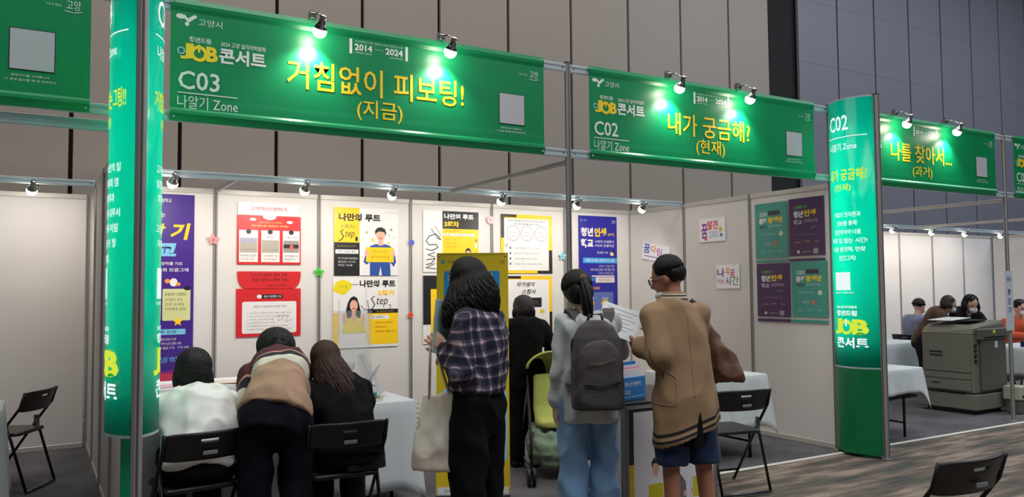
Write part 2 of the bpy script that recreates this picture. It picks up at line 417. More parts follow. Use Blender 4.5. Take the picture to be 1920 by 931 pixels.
beam(5.96, 0.0, 8.9, 0.0, 2.485, 'lower beam behind the cropped banner at the right edge', 0.06)
beam(5.96, 0.0, 8.9, 0.0, 3.13, 'upper beam behind the cropped banner at the right edge', 0.06)
def frame_post(x, y, label, w=0.02):
    t = thing('frame_post', label, 'post', (x, y, 0), group='tall booth frame posts'); post(t, 0, 0, 3.2, 'upright', w)
    MB().bbox((-0.03, -0.03, 0.0), (0.03, 0.03, 0.012), 0.003).build('foot_plate', ALU, t)
    MB().bbox((-w * 1.02, -w * 1.02, 3.2), (w * 1.02, w * 1.02, 3.208), 0.002).build('end_cap', BLACKP, t)
frame_post(0, 0, 'tall aluminium post between the C03 and C02 banners')
frame_post(5.94, 0, 'tall aluminium post to the right of the copier')
frame_post(-2.97, 0, 'rear post inside the left lit column'); frame_post(2.97, 0, 'rear post at the left edge of the right lit column')
frame_post(-2.97, -0.5, 'nearest front post running down the middle of the left lit column', 0.026)
frame_post(2.97, -0.5, 'front post at the right edge of the lit C02 column', 0.026)
frame_post(8.91, 0, 'tall aluminium post beyond the right edge of the copier booth')

# ================================================================== SPOTLIGHT FIXTURES
BULB = emit('lit_bulb_face', (255, 244, 224), 40.0)
def spotlight(label, loc, base, aim, power, group, size=120, col=(1.0, 0.90, 0.78), rad=0.03):
    """clip-on spotlight: base = clamp point (world), loc = bulb centre, aim = direction of the beam"""
    t = thing('spotlight', label, 'spotlight', base, group=group); L = Vector(loc) - Vector(base); A = Vector(aim).normalized()
    M = MB(); M.bbox((-0.022, -0.022, -0.012), (0.022, 0.022, 0.03), 0.004); M.box((-0.018, -0.006, 0.03), (0.018, 0.02, 0.042)); M.build('clamp', CHROME, t)
    back = L - A * 0.075
    MB().tube([(0, 0, 0.02), (back * 0.5) + Vector((0, 0, 0.03)), back], 0.006, 8).build('arm', CHROME, t)
    T = orient(back - A * 0.02, A)
    MB().lathe([(0.0, 0), (0.018, 0.002), (0.021, 0.02), (0.021, 0.05), (0.03, 0.062), (0.040, 0.085), (0.041, 0.09), (0.036, 0.09), (0.0, 0.075)], 18, T).build('lamp_housing', CHROME, t)
    MB().lathe([(0.0, 0.078), (0.036, 0.080), (0.042, 0.098), (0.040, 0.118), (0.028, 0.136), (0.012, 0.143), (0.0, 0.144)], 18, T).build('bulb', BULB, t)
    l = bpy.data.lights.new('lamp_light', 'SPOT'); l.energy = power; l.spot_size = math.radians(size); l.spot_blend = 0.7; l.shadow_soft_size = rad; l.color = col
    o = bpy.data.objects.new('lamp_light', l); COL.objects.link(o); o.parent = t
    o.matrix_local = orient(L + A * 0.092, -A)
for x, lb in ((-1.945, 'first spotlight on the C03 banner, over its large title start'), (-1.055, 'second spotlight on the C03 banner, over its title end'),
              (0.975, 'spotlight over the left part of the C02 banner title'), (1.765, 'spotlight over the right part of the C02 banner title'),
              (3.935, 'left spotlight on the banner right of the lit column'), (4.785, 'right spotlight on the banner right of the lit column')):
    spotlight(lb, (x, -0.165, 3.10), (x - 0.01, -0.035, 3.213), (-0.10, 0.50, -0.9), 12, 'spotlights over the green banners', 125, (1.0, 0.97, 0.90))
for x, y, lb in ((-2.494, 1.9, 'ceiling rail spotlight above the purple banner'), (-1.432, 1.9, 'rail spotlight above the red poster column'), (-0.625, 1.9, 'rail spotlight above the poster of a man with a yellow sign'),
                 (0.528, 1.9, 'rail spotlight right of the black and yellow poster'), (1.438, 1.9, 'rail spotlight left of the blue banner, beside the middle post'), (2.314, 1.9, 'rail spotlight nearest the right wall corner'),
                 (-3.464, 2.9, 'single spotlight over the empty booth at far left'), (8.225, 2.9, 'first spotlight from the left over the copier booth'), (9.256, 2.9, 'second spotlight over the copier booth'),
                 (10.202, 2.9, 'third spotlight over the copier booth'), (11.303, 2.9, 'fourth spotlight over the copier booth, beside the post')):
    spotlight(lb, (x, y + 0.03, 2.375), (x + 0.03, y + 0.09, 2.415), (-0.10, 0.62, -0.62), 22, 'spotlights on the rear rails', 150)

# ================================================================== BANNERS
G = (4, 138, 84); YL = (250, 214, 40); WT = (232, 238, 235)
def banner(name, label, x0, items):
    t = thing('fascia_banner', label, 'banner', (x0, -0.03, 3.201), rot=RB); W, H = 2.546, 0.714
    prof = [(0, 0.0), (-0.030, 0.010), (-0.050, 0.008), (-0.075, 0.0), (-0.35, -0.001), (-0.57, -0.001), (-0.600, 0.0), (-0.640, 0.0), (-0.655, 0.011), (-0.672, 0.012), (-0.692, 0.003), (-H, -0.004)]
    n = 16; M = MB(); rs = []
    for i in range(n + 1):
        x = W * i / n; w = 0.0
        rs.append([Vector((x, y, z + w)) for y, z in prof] + [Vector((x, y, z + w - 0.003)) for y, z in reversed(prof)])
    M.rings(rs, True, smooth=False); o = M.build('cloth_sheet', mat('green_banner_vinyl', G, 0.36, vary=0.02, bump=0.02, bscale=500), t)
    sheet_print([tuple(v * (0.645 / 0.668) if isinstance(v, float) and j in (3, 5) and it[0] == 't' and '나알기' in it[1] else v for j, v in enumerate(it)) for it in items], W, H, t, z0=0.0008)
    M = MB(); 
    for x in (0.02, W - 0.02):
        for y in (-0.02, -H + 0.02): M.lathe([(0.006, 0.0), (0.006, 0.006)], 10, Matrix.Translation((x, y, 0.004)))
    M.build('grommet', CHROME, t, kind='stuff')
    return t
H_ = 0.714
def common(code, zone=True):
    it = [('e', 0.052, 0.105, 0.024, 0.015, WT), ('l', [(0.07, 0.10), (0.095, 0.125), (0.135, 0.095)], 0.016, WT), ('l', [(0.095, 0.125), (0.125, 0.10)], 0.02, WT), ('e', 0.088, 0.145, 0.012, 0.012, WT),
          ('t', '고양시', 0.150, 0.103, 0.283, 0.145, WT, 0.0),
          ('t', '청년드림', 0.100, 0.215, 0.221, 0.247, WT, 0.02), ('t', '2024 고양 일자리박람회', 0.276, 0.219, 0.535, 0.249, WT, 0.01),
          ('t', 'J', 0.050, 0.257, 0.125, 0.352, YL, 0.045), ('ring', 0.155, 0.311, 0.048, 0.020, YL), ('l', [(0.155, 0.262), (0.155, 0.300)], 0.013, YL), ('t', 'B', 0.195, 0.262, 0.261, 0.352, YL, 0.045),
          ('ring', 0.058, 0.305, 0.022, 0.008, (150, 210, 220)),
          ('t', '콘서트', 0.268, 0.257, 0.538, 0.351, WT, 0.035),
          ('t', code, 0.043, 0.419, 0.272, 0.528, WT, 0.012), ('r', 0.040, 0.546, 0.375, 0.552, WT), ('t', '나알기 Zone', 0.040, 0.583, 0.376, 0.662, WT, 0.0)]
    return it
def common2():
    return [('r', 1.065, 0.080, 1.083, 0.177, WT), ('r', 1.451, 0.080, 1.469, 0.177, WT), ('t', '2014', 1.100, 0.108, 1.219, 0.152, WT, 0.03), ('t', '2024', 1.311, 0.108, 1.432, 0.152, WT, 0.03),
            ('r', 1.235, 0.129, 1.295, 0.131, WT), ('t', '고양특례시 승격 고양시 시민과 함께한 십년', 1.10, 0.086, 1.432, 0.098, WT, 0.0), ('t', '고양군에서 고양시로', 1.10, 0.160, 1.215, 0.172, WT, 0.0), ('t', '특례시로 도약', 1.34, 0.162, 1.432, 0.174, WT, 0.0),
            ('t', '고양', 2.425, 0.112, 2.495, 0.165, WT, 0.0), ('t', '다시 뛰는', 2.335, 0.140, 2.405, 0.154, WT, 0.0), ('l', [(2.42, 0.172), (2.46, 0.180), (2.50, 0.170)], 0.004, WT),
            ('r', 2.167, 0.300, 2.379, 0.522, (30, 40, 44)), ('r', 2.171, 0.304, 2.375, 0.518, (190, 192, 200)),
            ('t', '큐알코드를 스캔하시면', 2.180, 0.545, 2.352, 0.558, WT, 0.0), ('t', '더 많은 정보를 볼 수 있습니다', 2.151, 0.568, 2.386, 0.582, WT, 0.0)]
banner('c03', 'wide green C03 banner with big yellow Korean title and two spotlights', -2.777, common('C03') + common2() +
       [('t', '거침없이 피보팅!', 0.667, 0.262, 1.887, 0.446, YL, 0.010), ('t', '(지금)', 1.115, 0.466, 1.431, 0.604, YL, 0.008)])
banner('c02', 'green C02 banner between the middle post and the lit column', 0.18, common('C02') + common2() +
       [('t', '내가 궁금해?', 0.780, 0.272, 1.714, 0.455, YL, 0.010), ('t', '(현재)', 1.082, 0.467, 1.409, 0.606, YL, 0.008)])
banner('c01', 'green banner right of the lit column with short yellow title ending in dots', 3.172, common('C01') + common2() +
       [('t', '나를 찾아서...', 0.684, 0.262, 1.715, 0.452, YL, 0.010), ('t', '(과거)', 1.028, 0.480, 1.363, 0.606, YL, 0.008)])
banner('c00', 'green banner cropped by the right edge of the photo', 6.10, common('C00')[:-1] + [('t', '체험 Zone', 0.040, 0.583, 0.376, 0.662, WT, 0.0)])
banner('c04', 'green banner at the far upper left beside the lit column', -5.728, common('C04') + common2())

# ================================================================== LIT COLUMNS
PG = translucent('green_backlit_film', (4, 208, 184), 0.6); PG_D = mat('green_unlit_panel', (0, 112, 66), 0.3, vary=0.04)
INK_W = emit('self_lit_white_lettering', (240, 255, 252), 0.95); INK_Y = emit('self_lit_yellow_lettering', (226, 248, 70), 0.85)  # print emits its own light, standing in for tube glow the film blocks
TUBE = emit('fluorescent_tube_glow', (200, 246, 255), 74.0)
BU = 0.13; RAD = (0.25 ** 2 + BU ** 2) / (2 * BU); TH = math.asin(0.25 / RAD); ARC = 2 * TH * RAD
def arc_pt(side, s, off=0.0):                      # s metres along the arc from the rear edge (y=0) to the front (y=-0.5)
    a = TH - s / RAD; r = RAD + off
    return side * (r * math.cos(a) - (RAD - BU)), -0.25 + r * math.sin(a)
def curved(side, z0, z1, m, name, t, th=0.004, n=14):
    rs = []
    for z in (z0, z1):
        rs.append([Vector((*arc_pt(side, ARC * k / n), z)) for k in range(n + 1)] + [Vector((*arc_pt(side, ARC * k / n, -th), z)) for k in range(n, -1, -1)])
    return MB().rings(rs, True, smooth=False).build(name, m, t)
def column(label, x, texts_l, texts_r, lower):
    t = thing('light_column', label, 'lit column', (x, 0, 0))
    for side, tx in ((-1, texts_l), (1, texts_r)):
        o = curved(side, 0.79, 3.19, PG, 'curved_panel', t)
        for p in o.data.polygons: p.use_smooth = len(p.vertices) == 4
        for z in (0.775, 3.19): curved(side, z, z + 0.014, ALU_B, 'edge_strip', t, 0.007)
        if lower: curved(side, 0.03, 0.775, PG_D, 'lower_panel', t)
        if not tx: continue
        def mp(px, py, pz, side=side):             # px from the left edge as seen, py = -(3.19 - z)
            s = px + .045 if side < 0 else ARC - px - .045
            X, Y_ = arc_pt(side, s, pz); return Vector((X, Y_, 3.19 + py))
        sheet_print(tx, ARC, 2.4, t, mp, lambda c: INK_Y if c == 'y' else (flat(c) if isinstance(c, tuple) else INK_W), z0=0.002)
    MB().lathe([(0.0, 0.95), (0.013, 0.951), (0.013, 3.0), (0.0, 3.001)], 10, Matrix.Translation((0, -0.2, 0))).build('fluorescent_tube', TUBE, t)
    M = MB(); 
    for z in (0.90, 3.0): M.bbox((-0.02, -0.24, z), (0.02, -0.02, z + 0.05), 0.004)
    M.build('tube_holder', ALU, t)
    return t
def col_all(code, q1, q2, para):
    L = [('t', code, 0.07, 0.14, 0.30, 0.28, 'w', 0.012), ('r', 0.05, 0.335, 0.46, 0.342, 'w'), ('t', '나알기 Zone', 0.07, 0.39, 0.37, 0.46, 'w', 0.01),
         ('t', q1, 0.05, 0.63, 0.45, 0.735, 'y', 0.018), ('t', q2, 0.13, 0.765, 0.31, 0.835, 'y', 0.012)]
    y = 1.02
    for p in para:
        w = min(0.034 * len(p), 0.44); L.append(('t', p, 0.25 - w / 2, y, 0.25 + w / 2, y + 0.045, 'w', 0.012)); y += 0.078
    L += [('r', 0.10, 1.56, 0.28, 1.72, 'w'), ('t', '정보를 볼 수 있습니다', 0.09, 1.735, 0.31, 1.752, 'w', 0.0),
          ('t', '2024 일자리박람회', 0.11, 1.86, 0.33, 1.885, 'w', 0.01), ('t', '청년드림', 0.11, 1.90, 0.33, 1.95, 'w', 0.03),
          ('t', 'J', 0.07, 1.975, 0.18, 2.115, 'y', 0.05), ('ring', 0.225, 2.05, 0.066, 0.026, 'y'), ('l', [(0.225, 1.985), (0.225, 2.035)], 0.018, 'w'), ('t', 'B', 0.285, 1.98, 0.43, 2.115, 'y', 0.05),
          ('t', '콘서트', 0.10, 2.14, 0.42, 2.235, 'w', 0.03)]
    return L
column('brightly lit green column with white C02 text, right of centre', 2.97, col_all('C02', '내가 궁금해?', '(현재)', ['선배의 경험담과', '정보를 통해', '진로계획에 나를', '채울 수 있는 시간!', '나를 발견해, 만들', '공간까지!']), None, True)
column('tall glowing green column split by the nearest post at left', -2.97,
       col_all('C04', '나를 알아보는 세게!!', '(미래)', ['고민하는 나만의 일', '알아가며 행복 등', '행복한 마음과', '고민하는 삶 속에서', '지금 필요한 것은', '시간을 가질 수', '있어요.']),
       col_all('C03', '거침없이 피보팅!', '(지금)', ['고민을 나누며 지금', '일상의 나를 찾아서', '행동으로 옮겨가는', '나만의 길', '고양 청년들과 함께', '행복을 찾는 시간']), False)
strip = thing('base_board', 'narrow green board standing below the left lit column', 'board', (-2.97, -0.30, 0))
MB().bbox((-0.055, -0.006, 0.0), (0.02, 0.006, 0.76), 0.003).build('board', mat('green_base_board', (0, 150, 100), 0.35), strip)

# ================================================================== POSTERS
def fr(items, W, H):
    o = []
    for it in items:
        k = it[0]; m = min(W, H)
        if k in 'r': o.append(('r', it[1] * W, it[2] * H, it[3] * W, it[4] * H, it[5]))
        elif k == 'rr': o.append(('rr', it[1] * W, it[2] * H, it[3] * W, it[4] * H, it[5] * m, it[6]))
        elif k == 'e': o.append(('e', it[1] * W, it[2] * H, it[3] * W, it[4] * H, it[5]))
        elif k == 'p': o.append(('p', [(x * W, y * H) for x, y in it[1]], it[2]))
        elif k == 's': o.append(('s', it[1] * W, it[2] * H, it[3] * m, it[4]))
        elif k == 'l': o.append(('l', [(x * W, y * H) for x, y in it[1]], it[2] * m, it[3]))
        elif k == 'ring': o.append(('ring', it[1] * W, it[2] * H, it[3] * m, it[4] * m, it[5]))
        elif k == 't': o.append(('t', it[1], it[2] * W, it[3] * H, it[4] * W, it[5] * H) + tuple(it[6:]))
    return o
BK = (24, 24, 30); RD = (205, 34, 40); YE = (246, 200, 22); PW = (228, 226, 226); PU = (62, 28, 132); CY = (120, 190, 225); NV = (36, 34, 150); SK = (226, 172, 148)
def wall_poster(label, x0, z1, x1, z0, base, items, name='wall_poster', cat='poster', group='posters on the back wall'):
    W, H = x1 - x0, z1 - z0
    return poster(name, label, cat, (x0, 2.955, z1), W, H, base, fr(items, W, H), RB, group)
wall_poster('tall purple banner with yellow Korean lettering, partly hidden by the lit column', -2.83, 2.397, -2.168, 0.70, PU, [
    ('p', [(.0, .86), (.35, .88), (.6, .95), (1, .93), (1, 1), (0, 1)], (140, 40, 130)), ('p', [(.2, 1), (.5, .955), (1, .975), (1, 1)], (206, 60, 90)), ('t', '청년인생학교', .45, .025, .70, .045, PW, .01), ('t', '나를 찾는 시간', .30, .105, .62, .125, PW, .01),
    ('t', '나를알', .05, .16, .62, .24, YE, .03, .2), ('t', '기', .70, .155, .93, .245, YE, .04, .2), ('t', '학', .22, .265, .46, .33, CY, .04, .2), ('t', '교', .50, .265, .78, .335, CY, .045, .2),
    ('t', '고양청년들의 미래를 위한', .25, .365, .85, .383, PW, .01), ('t', '자기계발 교육 프로그램', .25, .398, .93, .418, PW, .01),
    ('e', .74, .475, .05, .022, (232, 228, 224)), ('e', .66, .468, .035, .012, (232, 150, 60)), ('e', .80, .485, .03, .010, (232, 150, 60)), ('l', [(.6, .53), (.95, .53)], .004, BK),
    ('rr', .12, .51, .58, .68, .02, (214, 206, 150)), ('rr', .60, .51, .96, .68, .02, (206, 208, 150)), ('e', .53, .507, .05, .012, BK), ('e', .92, .507, .05, .012, BK),
    ('t', '모집대상 고양청년', .63, .53, .90, .548, BK, .01), ('t', '교육일정 안내', .63, .56, .85, .575, BK, .0), ('t', '매주 화요일', .63, .585, .88, .60, BK, .0), ('t', '신청방법 전화', .63, .61, .90, .625, BK, .0),
    ('t', '운영장소 센터', .20, .54, .50, .555, BK, .0), ('t', '모집인원', .20, .58, .44, .595, BK, .0), ('s', .80, .685, .07, YE), ('e', .43, .675, .03, .012, RD), ('e', .45, .70, .03, .012, PW),
    ('rr', .30, .725, .90, .755, .015, CY), ('t', '문의 및 신청', .42, .732, .78, .748, BK, .01), ('t', '고양시 청년담당관', .45, .772, .78, .785, PW, .0), ('t', '일자리정책과', .45, .795, .85, .808, PW, .0), ('t', '전화상담 가능', .45, .818, .95, .831, PW, .0),
    ('t', '고양인생학교', .15, .873, .95, .905, (90, 140, 210), .02)], 'hanging_banner', 'banner')
wall_poster('small white header strip with red Korean words above the red poster', -1.78, 2.353, -1.20, 2.235, (232, 228, 228), [
    ('r', .04, .08, .96, .09, (200, 196, 200)), ('r', .04, .90, .96, .91, (200, 196, 200)), ('t', '고양청년캠퍼스', .20, .30, .82, .62, (196, 40, 70), .01)], 'wall_poster')
wall_poster('red poster with three white cards holding small pictures', -1.784, 2.231, -1.176, 1.76, RD, [
    ('e', .50, .0, .11, .085, (232, 228, 228)), ('t', '소개', .45, .01, .55, .045, BK, .0), ('e', .24, .08, .05, .03, (240, 220, 218)), ('e', .82, .12, .05, .03, (240, 220, 218)),
    ('t', '청년들의 배움과 나눔을 응원합니다', .34, .12, .70, .155, (250, 190, 90), .01), ('t', '청년 캠퍼스를 소개합니다 함께해요', .22, .185, .80, .23, (250, 190, 90), .02),
    ('r', .03, .30, .32, .95, PW), ('r', .37, .30, .66, .95, PW), ('r', .71, .30, .98, .95, PW), ('e', .175, .33, .04, .05, BK), ('e', .51, .33, .04, .05, BK), ('e', .845, .33, .04, .05, BK),
    ('r', .04, .46, .31, .60, (168, 166, 186)), ('r', .04, .57, .31, .76, (176, 166, 156)), ('r', .38, .50, .65, .76, (172, 166, 154)), ('r', .72, .50, .97, .75, (150, 140, 140)), ('r', .72, .58, .97, .66, BK), ('e', .85, .64, .03, .06, (220, 90, 90)),
    ('l', [(.05, .70), (.30, .70)], .012, (150, 140, 132)), ('l', [(.39, .70), (.64, .70)], .012, (146, 140, 130)), ('t', '배움터', .46, .42, .57, .455, RD, .01), ('t', '나눔터 안내', .75, .42, .94, .455, (50, 50, 130), .01),
    ('t', '청년공간 운영', .05, .80, .29, .84, (70, 50, 90), .0), ('t', '함께하는 고양', .05, .87, .26, .91, RD, .0), ('t', '교육프로그램', .40, .80, .63, .84, (70, 50, 60), .0), ('t', '상시모집중', .40, .87, .62, .91, RD, .0), ('t', '멘토링안내', .73, .80, .95, .84, (50, 50, 90), .0), ('t', '청년지원', .73, .87, .92, .91, (50, 50, 90), .0)])
_P = [(0, 0), (1, 0), (1, .25)] + [(1 - .14 + .14 * math.cos(a), .25 + .75 * math.sin(a)) for a in (.4, .8, 1.2, PI / 2)] + [(.14 - .14 * math.sin(a), .25 + .75 * math.cos(a)) for a in (0, .4, .8, 1.2)] + [(0, .25)]
W_, H_2 = 0.604, 0.170
t = thing('wall_poster', 'red half-round bottomed strip poster with two lines of Korean', 'poster', (-1.779, 2.955, 1.694), group='posters on the back wall', rot=RB)
MB().poly([(x * W_, -y * H_2) for x, y in _P], 0.003, Matrix.Translation((0, 0, -0.003))).build('sheet', flat(RD), t)
sheet_print(fr([('t', '더 나은 내일을 위한 도전', .20, .10, .78, .30, (60, 20, 24), .01), ('t', '청년 누구나 참여 가능', .22, .38, .80, .58, (60, 20, 24), .01), ('t', '고양시 일자리', .45, .74, .76, .88, (60, 20, 24), .0)], W_, H_2), W_, H_2, t)
wall_poster('red framed notice with white rounded list panel', -1.788, 1.528, -1.173, 1.069, RD, [
    ('rr', .38, .12, .72, .21, .04, BK), ('e', .35, .165, .04, .04, PW), ('t', '청년 지원사업 안내', .42, .14, .69, .19, PW, .01), ('rr', .09, .27, .93, .93, .04, PW), ('t', '신청서류 및 접수방법을 확인해 주세요', .26, .35, .77, .40, (80, 76, 84), .01)] +
    [('t', tx, .17, .49 + i * .068, .17 + w, .525 + i * .068, (84, 80, 88), .0) for i, (tx, w) in enumerate((('1. 고양시에 거주하는 청년 누구나 지원 가능', .66), ('2. 만 19세 이상 34세 이하 미취업 청년', .64), ('3. 자격증 응시료 지원 대상', .40), ('4. 면접정장 무료 대여 서비스', .44), ('5. 취업준비 공간 무료 이용 예약', .62), ('6. 청년 동아리 활동비 지원 신청 방법', .68)))] +
    [('l', [(.60, .60), (.66, .56), (.64, .68), (.72, .64), (.70, .56), (.80, .58), (.76, .70), (.86, .66)], .008, (120, 116, 122))])
STEP = lambda x, y, s, n, c: [('l', [(x + .06 * s, y), (x, y + .05 * s), (x + .07 * s, y + .16 * s), (x + .02 * s, y + .24 * s), (x - .05 * s, y + .26 * s)], .014, c), ('t', 'tep', x + .10 * s, y + .03 * s, x + .34 * s, y + .21 * s, c, .0, .2), ('t', n, x + .36 * s, y + .16 * s, x + .42 * s, y + .26 * s, c, .0)]
wall_poster('yellow, black and white poster of a man in blue holding a yellow board', -0.838, 2.349, -0.147, 1.656, PW, [
    ('r', 0, 0, .39, .515, YE), ('r', 0, .515, .39, 1, BK), ('t', '1회차', .12, .25, .32, .31, (120, 90, 30), .0)] + STEP(.10, .33, .62, '1', BK) + [
    ('t', '나만의 루트', .07, .085, .72, .20, BK, .045), ('t', '고양시 청년 인생학교', .80, .04, .99, .055, (130, 130, 136), .0), ('t', '01 퍼스널 브랜딩', .05, .555, .33, .585, (170, 150, 60), .0), ('r', .02, .62, .37, .68, PW), ('t', '나의 강점을 찾기', .05, .63, .34, .67, BK, .01),
    ('t', '자기이해 성향검사', .06, .735, .36, .765, PW, .0), ('t', '진로탐색 워크숍', .06, .785, .33, .815, PW, .0), ('t', '개인 상담', .06, .835, .28, .865, PW, .0),
    ('p', [(.50, .84), (.45, .80), (.50, .62), (.56, .56), (.64, .53), (.80, .53), (.88, .56), (.94, .64), (.97, .80), (.93, .87), (.87, .80), (.88, 1), (.74, 1), (.72, .86), (.69, 1), (.55, 1), (.55, .80)], (40, 78, 156)),
    ('r', .68, .46, .76, .55, SK), ('e', .72, .39, .07, .095, SK), ('p', [(.635, .40), (.63, .33), (.67, .285), (.73, .275), (.79, .30), (.81, .36), (.80, .41), (.78, .35), (.70, .34), (.655, .36)], BK), ('r', .695, .435, .745, .45, (200, 70, 70)),
    ('r', .49, .58, .93, .80, YE), ('t', '나만의 강점을', .57, .62, .84, .67, (150, 120, 20), .0), ('t', '찾아보세요', .56, .70, .86, .75, (150, 120, 20), .0), ('e', .50, .67, .035, .05, SK), ('e', .92, .66, .03, .05, SK),
    ('s', .50, .36, .025, (170, 150, 60)), ('s', .60, .47, .04, (230, 200, 40)), ('s', .89, .31, .03, (150, 140, 60)), ('s', .85, .52, .03, (230, 200, 40)), ('s', .86, .40, .015, (160, 160, 60)), ('s', .93, .43, .012, (120, 120, 120))])
wall_poster('poster of a long-haired woman in yellow below the man with the board', -0.847, 1.634, -0.148, 0.921, PW, [
    ('r', 0, .50, .08, 1, YE), ('r', .52, .455, 1, .515, BK), ('r', .52, .515, 1, .96, YE), ('l', [(.09, .3), (.09, .86)], .006, (150, 150, 156)), ('l', [(.26, .10), (.38, .10)], .008, BK), ('l', [(.50, .15), (.50, .9)], .005, (150, 150, 156)),
    ('e', .15, .12, .13, .085, (226, 206, 30)), ('e', .08, .16, .08, .06, (226, 206, 30)), ('e', .14, .19, .08, .05, (226, 206, 30)), ('t', '나의 꿈', .09, .10, .21, .15, (160, 140, 20), .0),
    ('t', '나만의 루트', .40, .035, .96, .14, BK, .045), ('t', '2회차', .68, .18, .95, .26, YE, .04)] + STEP(.58, .27, .75, '2', BK) + [
    ('l', [(.42, .40), (.47, .46), (.54, .46), (.52, .33)], .010, BK), ('t', '02 커리어 디자인', .66, .475, .94, .50, (170, 150, 80), .0), ('rr', .56, .545, .86, .60, .02, PW), ('t', '미래 설계하기', .58, .555, .78, .59, (40, 50, 110), .01),
    ('t', '직무탐색과 목표설정', .64, .635, .93, .665, (140, 70, 20), .0), ('t', '실천계획', .64, .70, .82, .73, (140, 70, 20), .0), ('t', '멘토와의 대화 시간', .64, .765, .96, .795, (140, 70, 20), .0),
    ('p', [(.22, .60), (.19, .48), (.22, .36), (.26, .29), (.31, .265), (.36, .29), (.39, .38), (.42, .50), (.40, .62), (.35, .62), (.31, .55), (.27, .60)], BK), ('e', .31, .40, .06, .08, SK), ('r', .28, .47, .34, .55, SK),
    ('p', [(.13, .79), (.16, .66), (.22, .58), (.31, .56), (.41, .58), (.47, .66), (.50, .79)], (222, 206, 70)), ('p', [(.26, .55), (.36, .55), (.32, .66)], SK), ('e', .17, .58, .035, .08, SK), ('e', .45, .60, .03, .08, SK), ('r', .285, .435, .335, .448, (200, 70, 70))])
wall_poster('poster with black Step scrawl on white beside a black and yellow block', 0.142, 2.359, 0.838, 1.693, PW, [
    ('r', .33, 0, .97, .29, BK), ('r', .33, .29, .97, 1, YE), ('t', '나만의 루트', .36, .04, .88, .13, PW, .04), ('t', '3회차', .36, .165, .62, .26, YE, .045), ('t', '실전 취업 준비과정', .36, .31, .62, .335, (130, 100, 20), .0),
    ('rr', .35, .365, .90, .405, .02, PW), ('t', '이력서 자기소개서 완성', .37, .37, .86, .40, BK, .0), ('t', '면접 스피치 코칭', .38, .455, .58, .48, (130, 80, 20), .0), ('t', '모의 면접', .38, .515, .56, .54, (130, 80, 20), .0), ('t', '이미지 메이킹', .38, .575, .60, .60, (130, 80, 20), .0),
    ('l', [(.24, .45), (.30, .47), (.22, .38), (.10, .42), (.05, .50), (.10, .56), (.22, .55), (.25, .60), (.15, .65), (.05, .63)], .014, BK), ('l', [(.20, .25), (.30, .40), (.27, .42)], .010, (150, 120, 90)), ('l', [(.14, .30), (.24, .45)], .012, BK),
    ('l', [(.20, .68), (.08, .72), (.20, .76)], .012, BK), ('l', [(.06, .80), (.20, .78), (.14, .86), (.05, .88)], .014, BK), ('l', [(.20, .86), (.05, .93), (.22, .95)], .012, BK),
    ('e', .78, .66, .05, .06, BK), ('e', .78, .69, .04, .05, SK), ('r', .72, .73, .85, 1, (222, 222, 226)), ('r', .90, .50, .94, .60, PW), ('e', .92, .48, .02, .03, (200, 120, 40))])
wall_poster('lower black and yellow poster mostly hidden behind the yellow stand', 0.14, 1.656, 0.832, 0.926, PW, [
    ('r', 0, 0, .62, .72, BK), ('r', .13, .20, .62, .92, YE), ('p', [(.16, .92), (.18, .60), (.26, .52), (.36, .60), (.38, .92)], BK), ('e', .27, .47, .05, .06, BK), ('e', .27, .49, .04, .05, SK), ('r', .23, .72, .31, .80, SK), ('t', '4회차', .66, .1, .9, .2, YE, .04), ('r', .62, .3, .97, .34, BK)])
wall_poster('white notice in a yellow and black frame with three sketched circles', 1.103, 2.357, 1.795, 1.683, YE, [
    ('r', 0, 0, .30, .05, BK), ('r', 0, .05, .07, .40, BK), ('r', .93, .60, 1, 1, BK), ('r', .70, .955, 1, 1, BK), ('r', .06, .07, .93, .95, PW), ('t', '고양시 청년들과 함께하는 자기주도 탐험대', .13, .09, .86, .125, BK, .01), ('t', '우리들의 세계를 여는 이야기', .24, .145, .76, .18, BK, .01),
    ('ring', .23, .32, .13, .008, (120, 118, 124)), ('ring', .50, .32, .13, .008, (120, 118, 124)), ('ring', .78, .32, .13, .008, (120, 118, 124)), ('t', '나의 강점 알기', .14, .29, .32, .32, (110, 108, 114), .0), ('t', '목표 세우기', .42, .29, .58, .32, (110, 108, 114), .0), ('t', '실천하기', .71, .29, .85, .32, (110, 108, 114), .0),
    ('t', '성향을 찾기', .16, .35, .30, .38, (110, 108, 114), .0), ('t', '함께 해봐요', .43, .35, .57, .38, (110, 108, 114), .0), ('t', '응원합니다', .72, .35, .84, .38, (110, 108, 114), .0)] +
    [('r', .16, .555 + i * .09, .19, .585 + i * .09, (60, 58, 64)) for i in range(4)] + [('t', s, .25, .56 + i * .09, .25 + w, .585 + i * .09, (110, 108, 116), .0) for i, (s, w) in enumerate((('나를 이해하는 시간 가져보기', .52), ('진로를 탐색하고 계획하기', .50), ('고양 청년들과 이야기 나누기', .44), ('경험을 나누고 서로 응원하기 약속', .54)))] + [('l', [(.05, .54), (.12, .50), (.09, .56), (.15, .53)], .008, (110, 110, 116))])
wall_poster('lower white and yellow framed notice behind the person in black', 1.18, 1.652, 1.786, 0.96, YE, [
    ('r', 0, 0, .30, .045, BK), ('r', .94, .60, 1, .93, BK), ('r', .0, .93, 1, 1, (70, 66, 66)), ('r', .0, .06, .93, .93, PW), ('t', '자유로운', .20, .10, .60, .18, BK, .03, .3), ('t', '스케치', .32, .22, .62, .30, BK, .03, .3), ('r', .16, .36, .76, .52, BK), ('t', '청년 이야기', .25, .41, .66, .47, (120, 116, 120), .0), ('r', .72, .56, .82, .62, (214, 196, 30))])
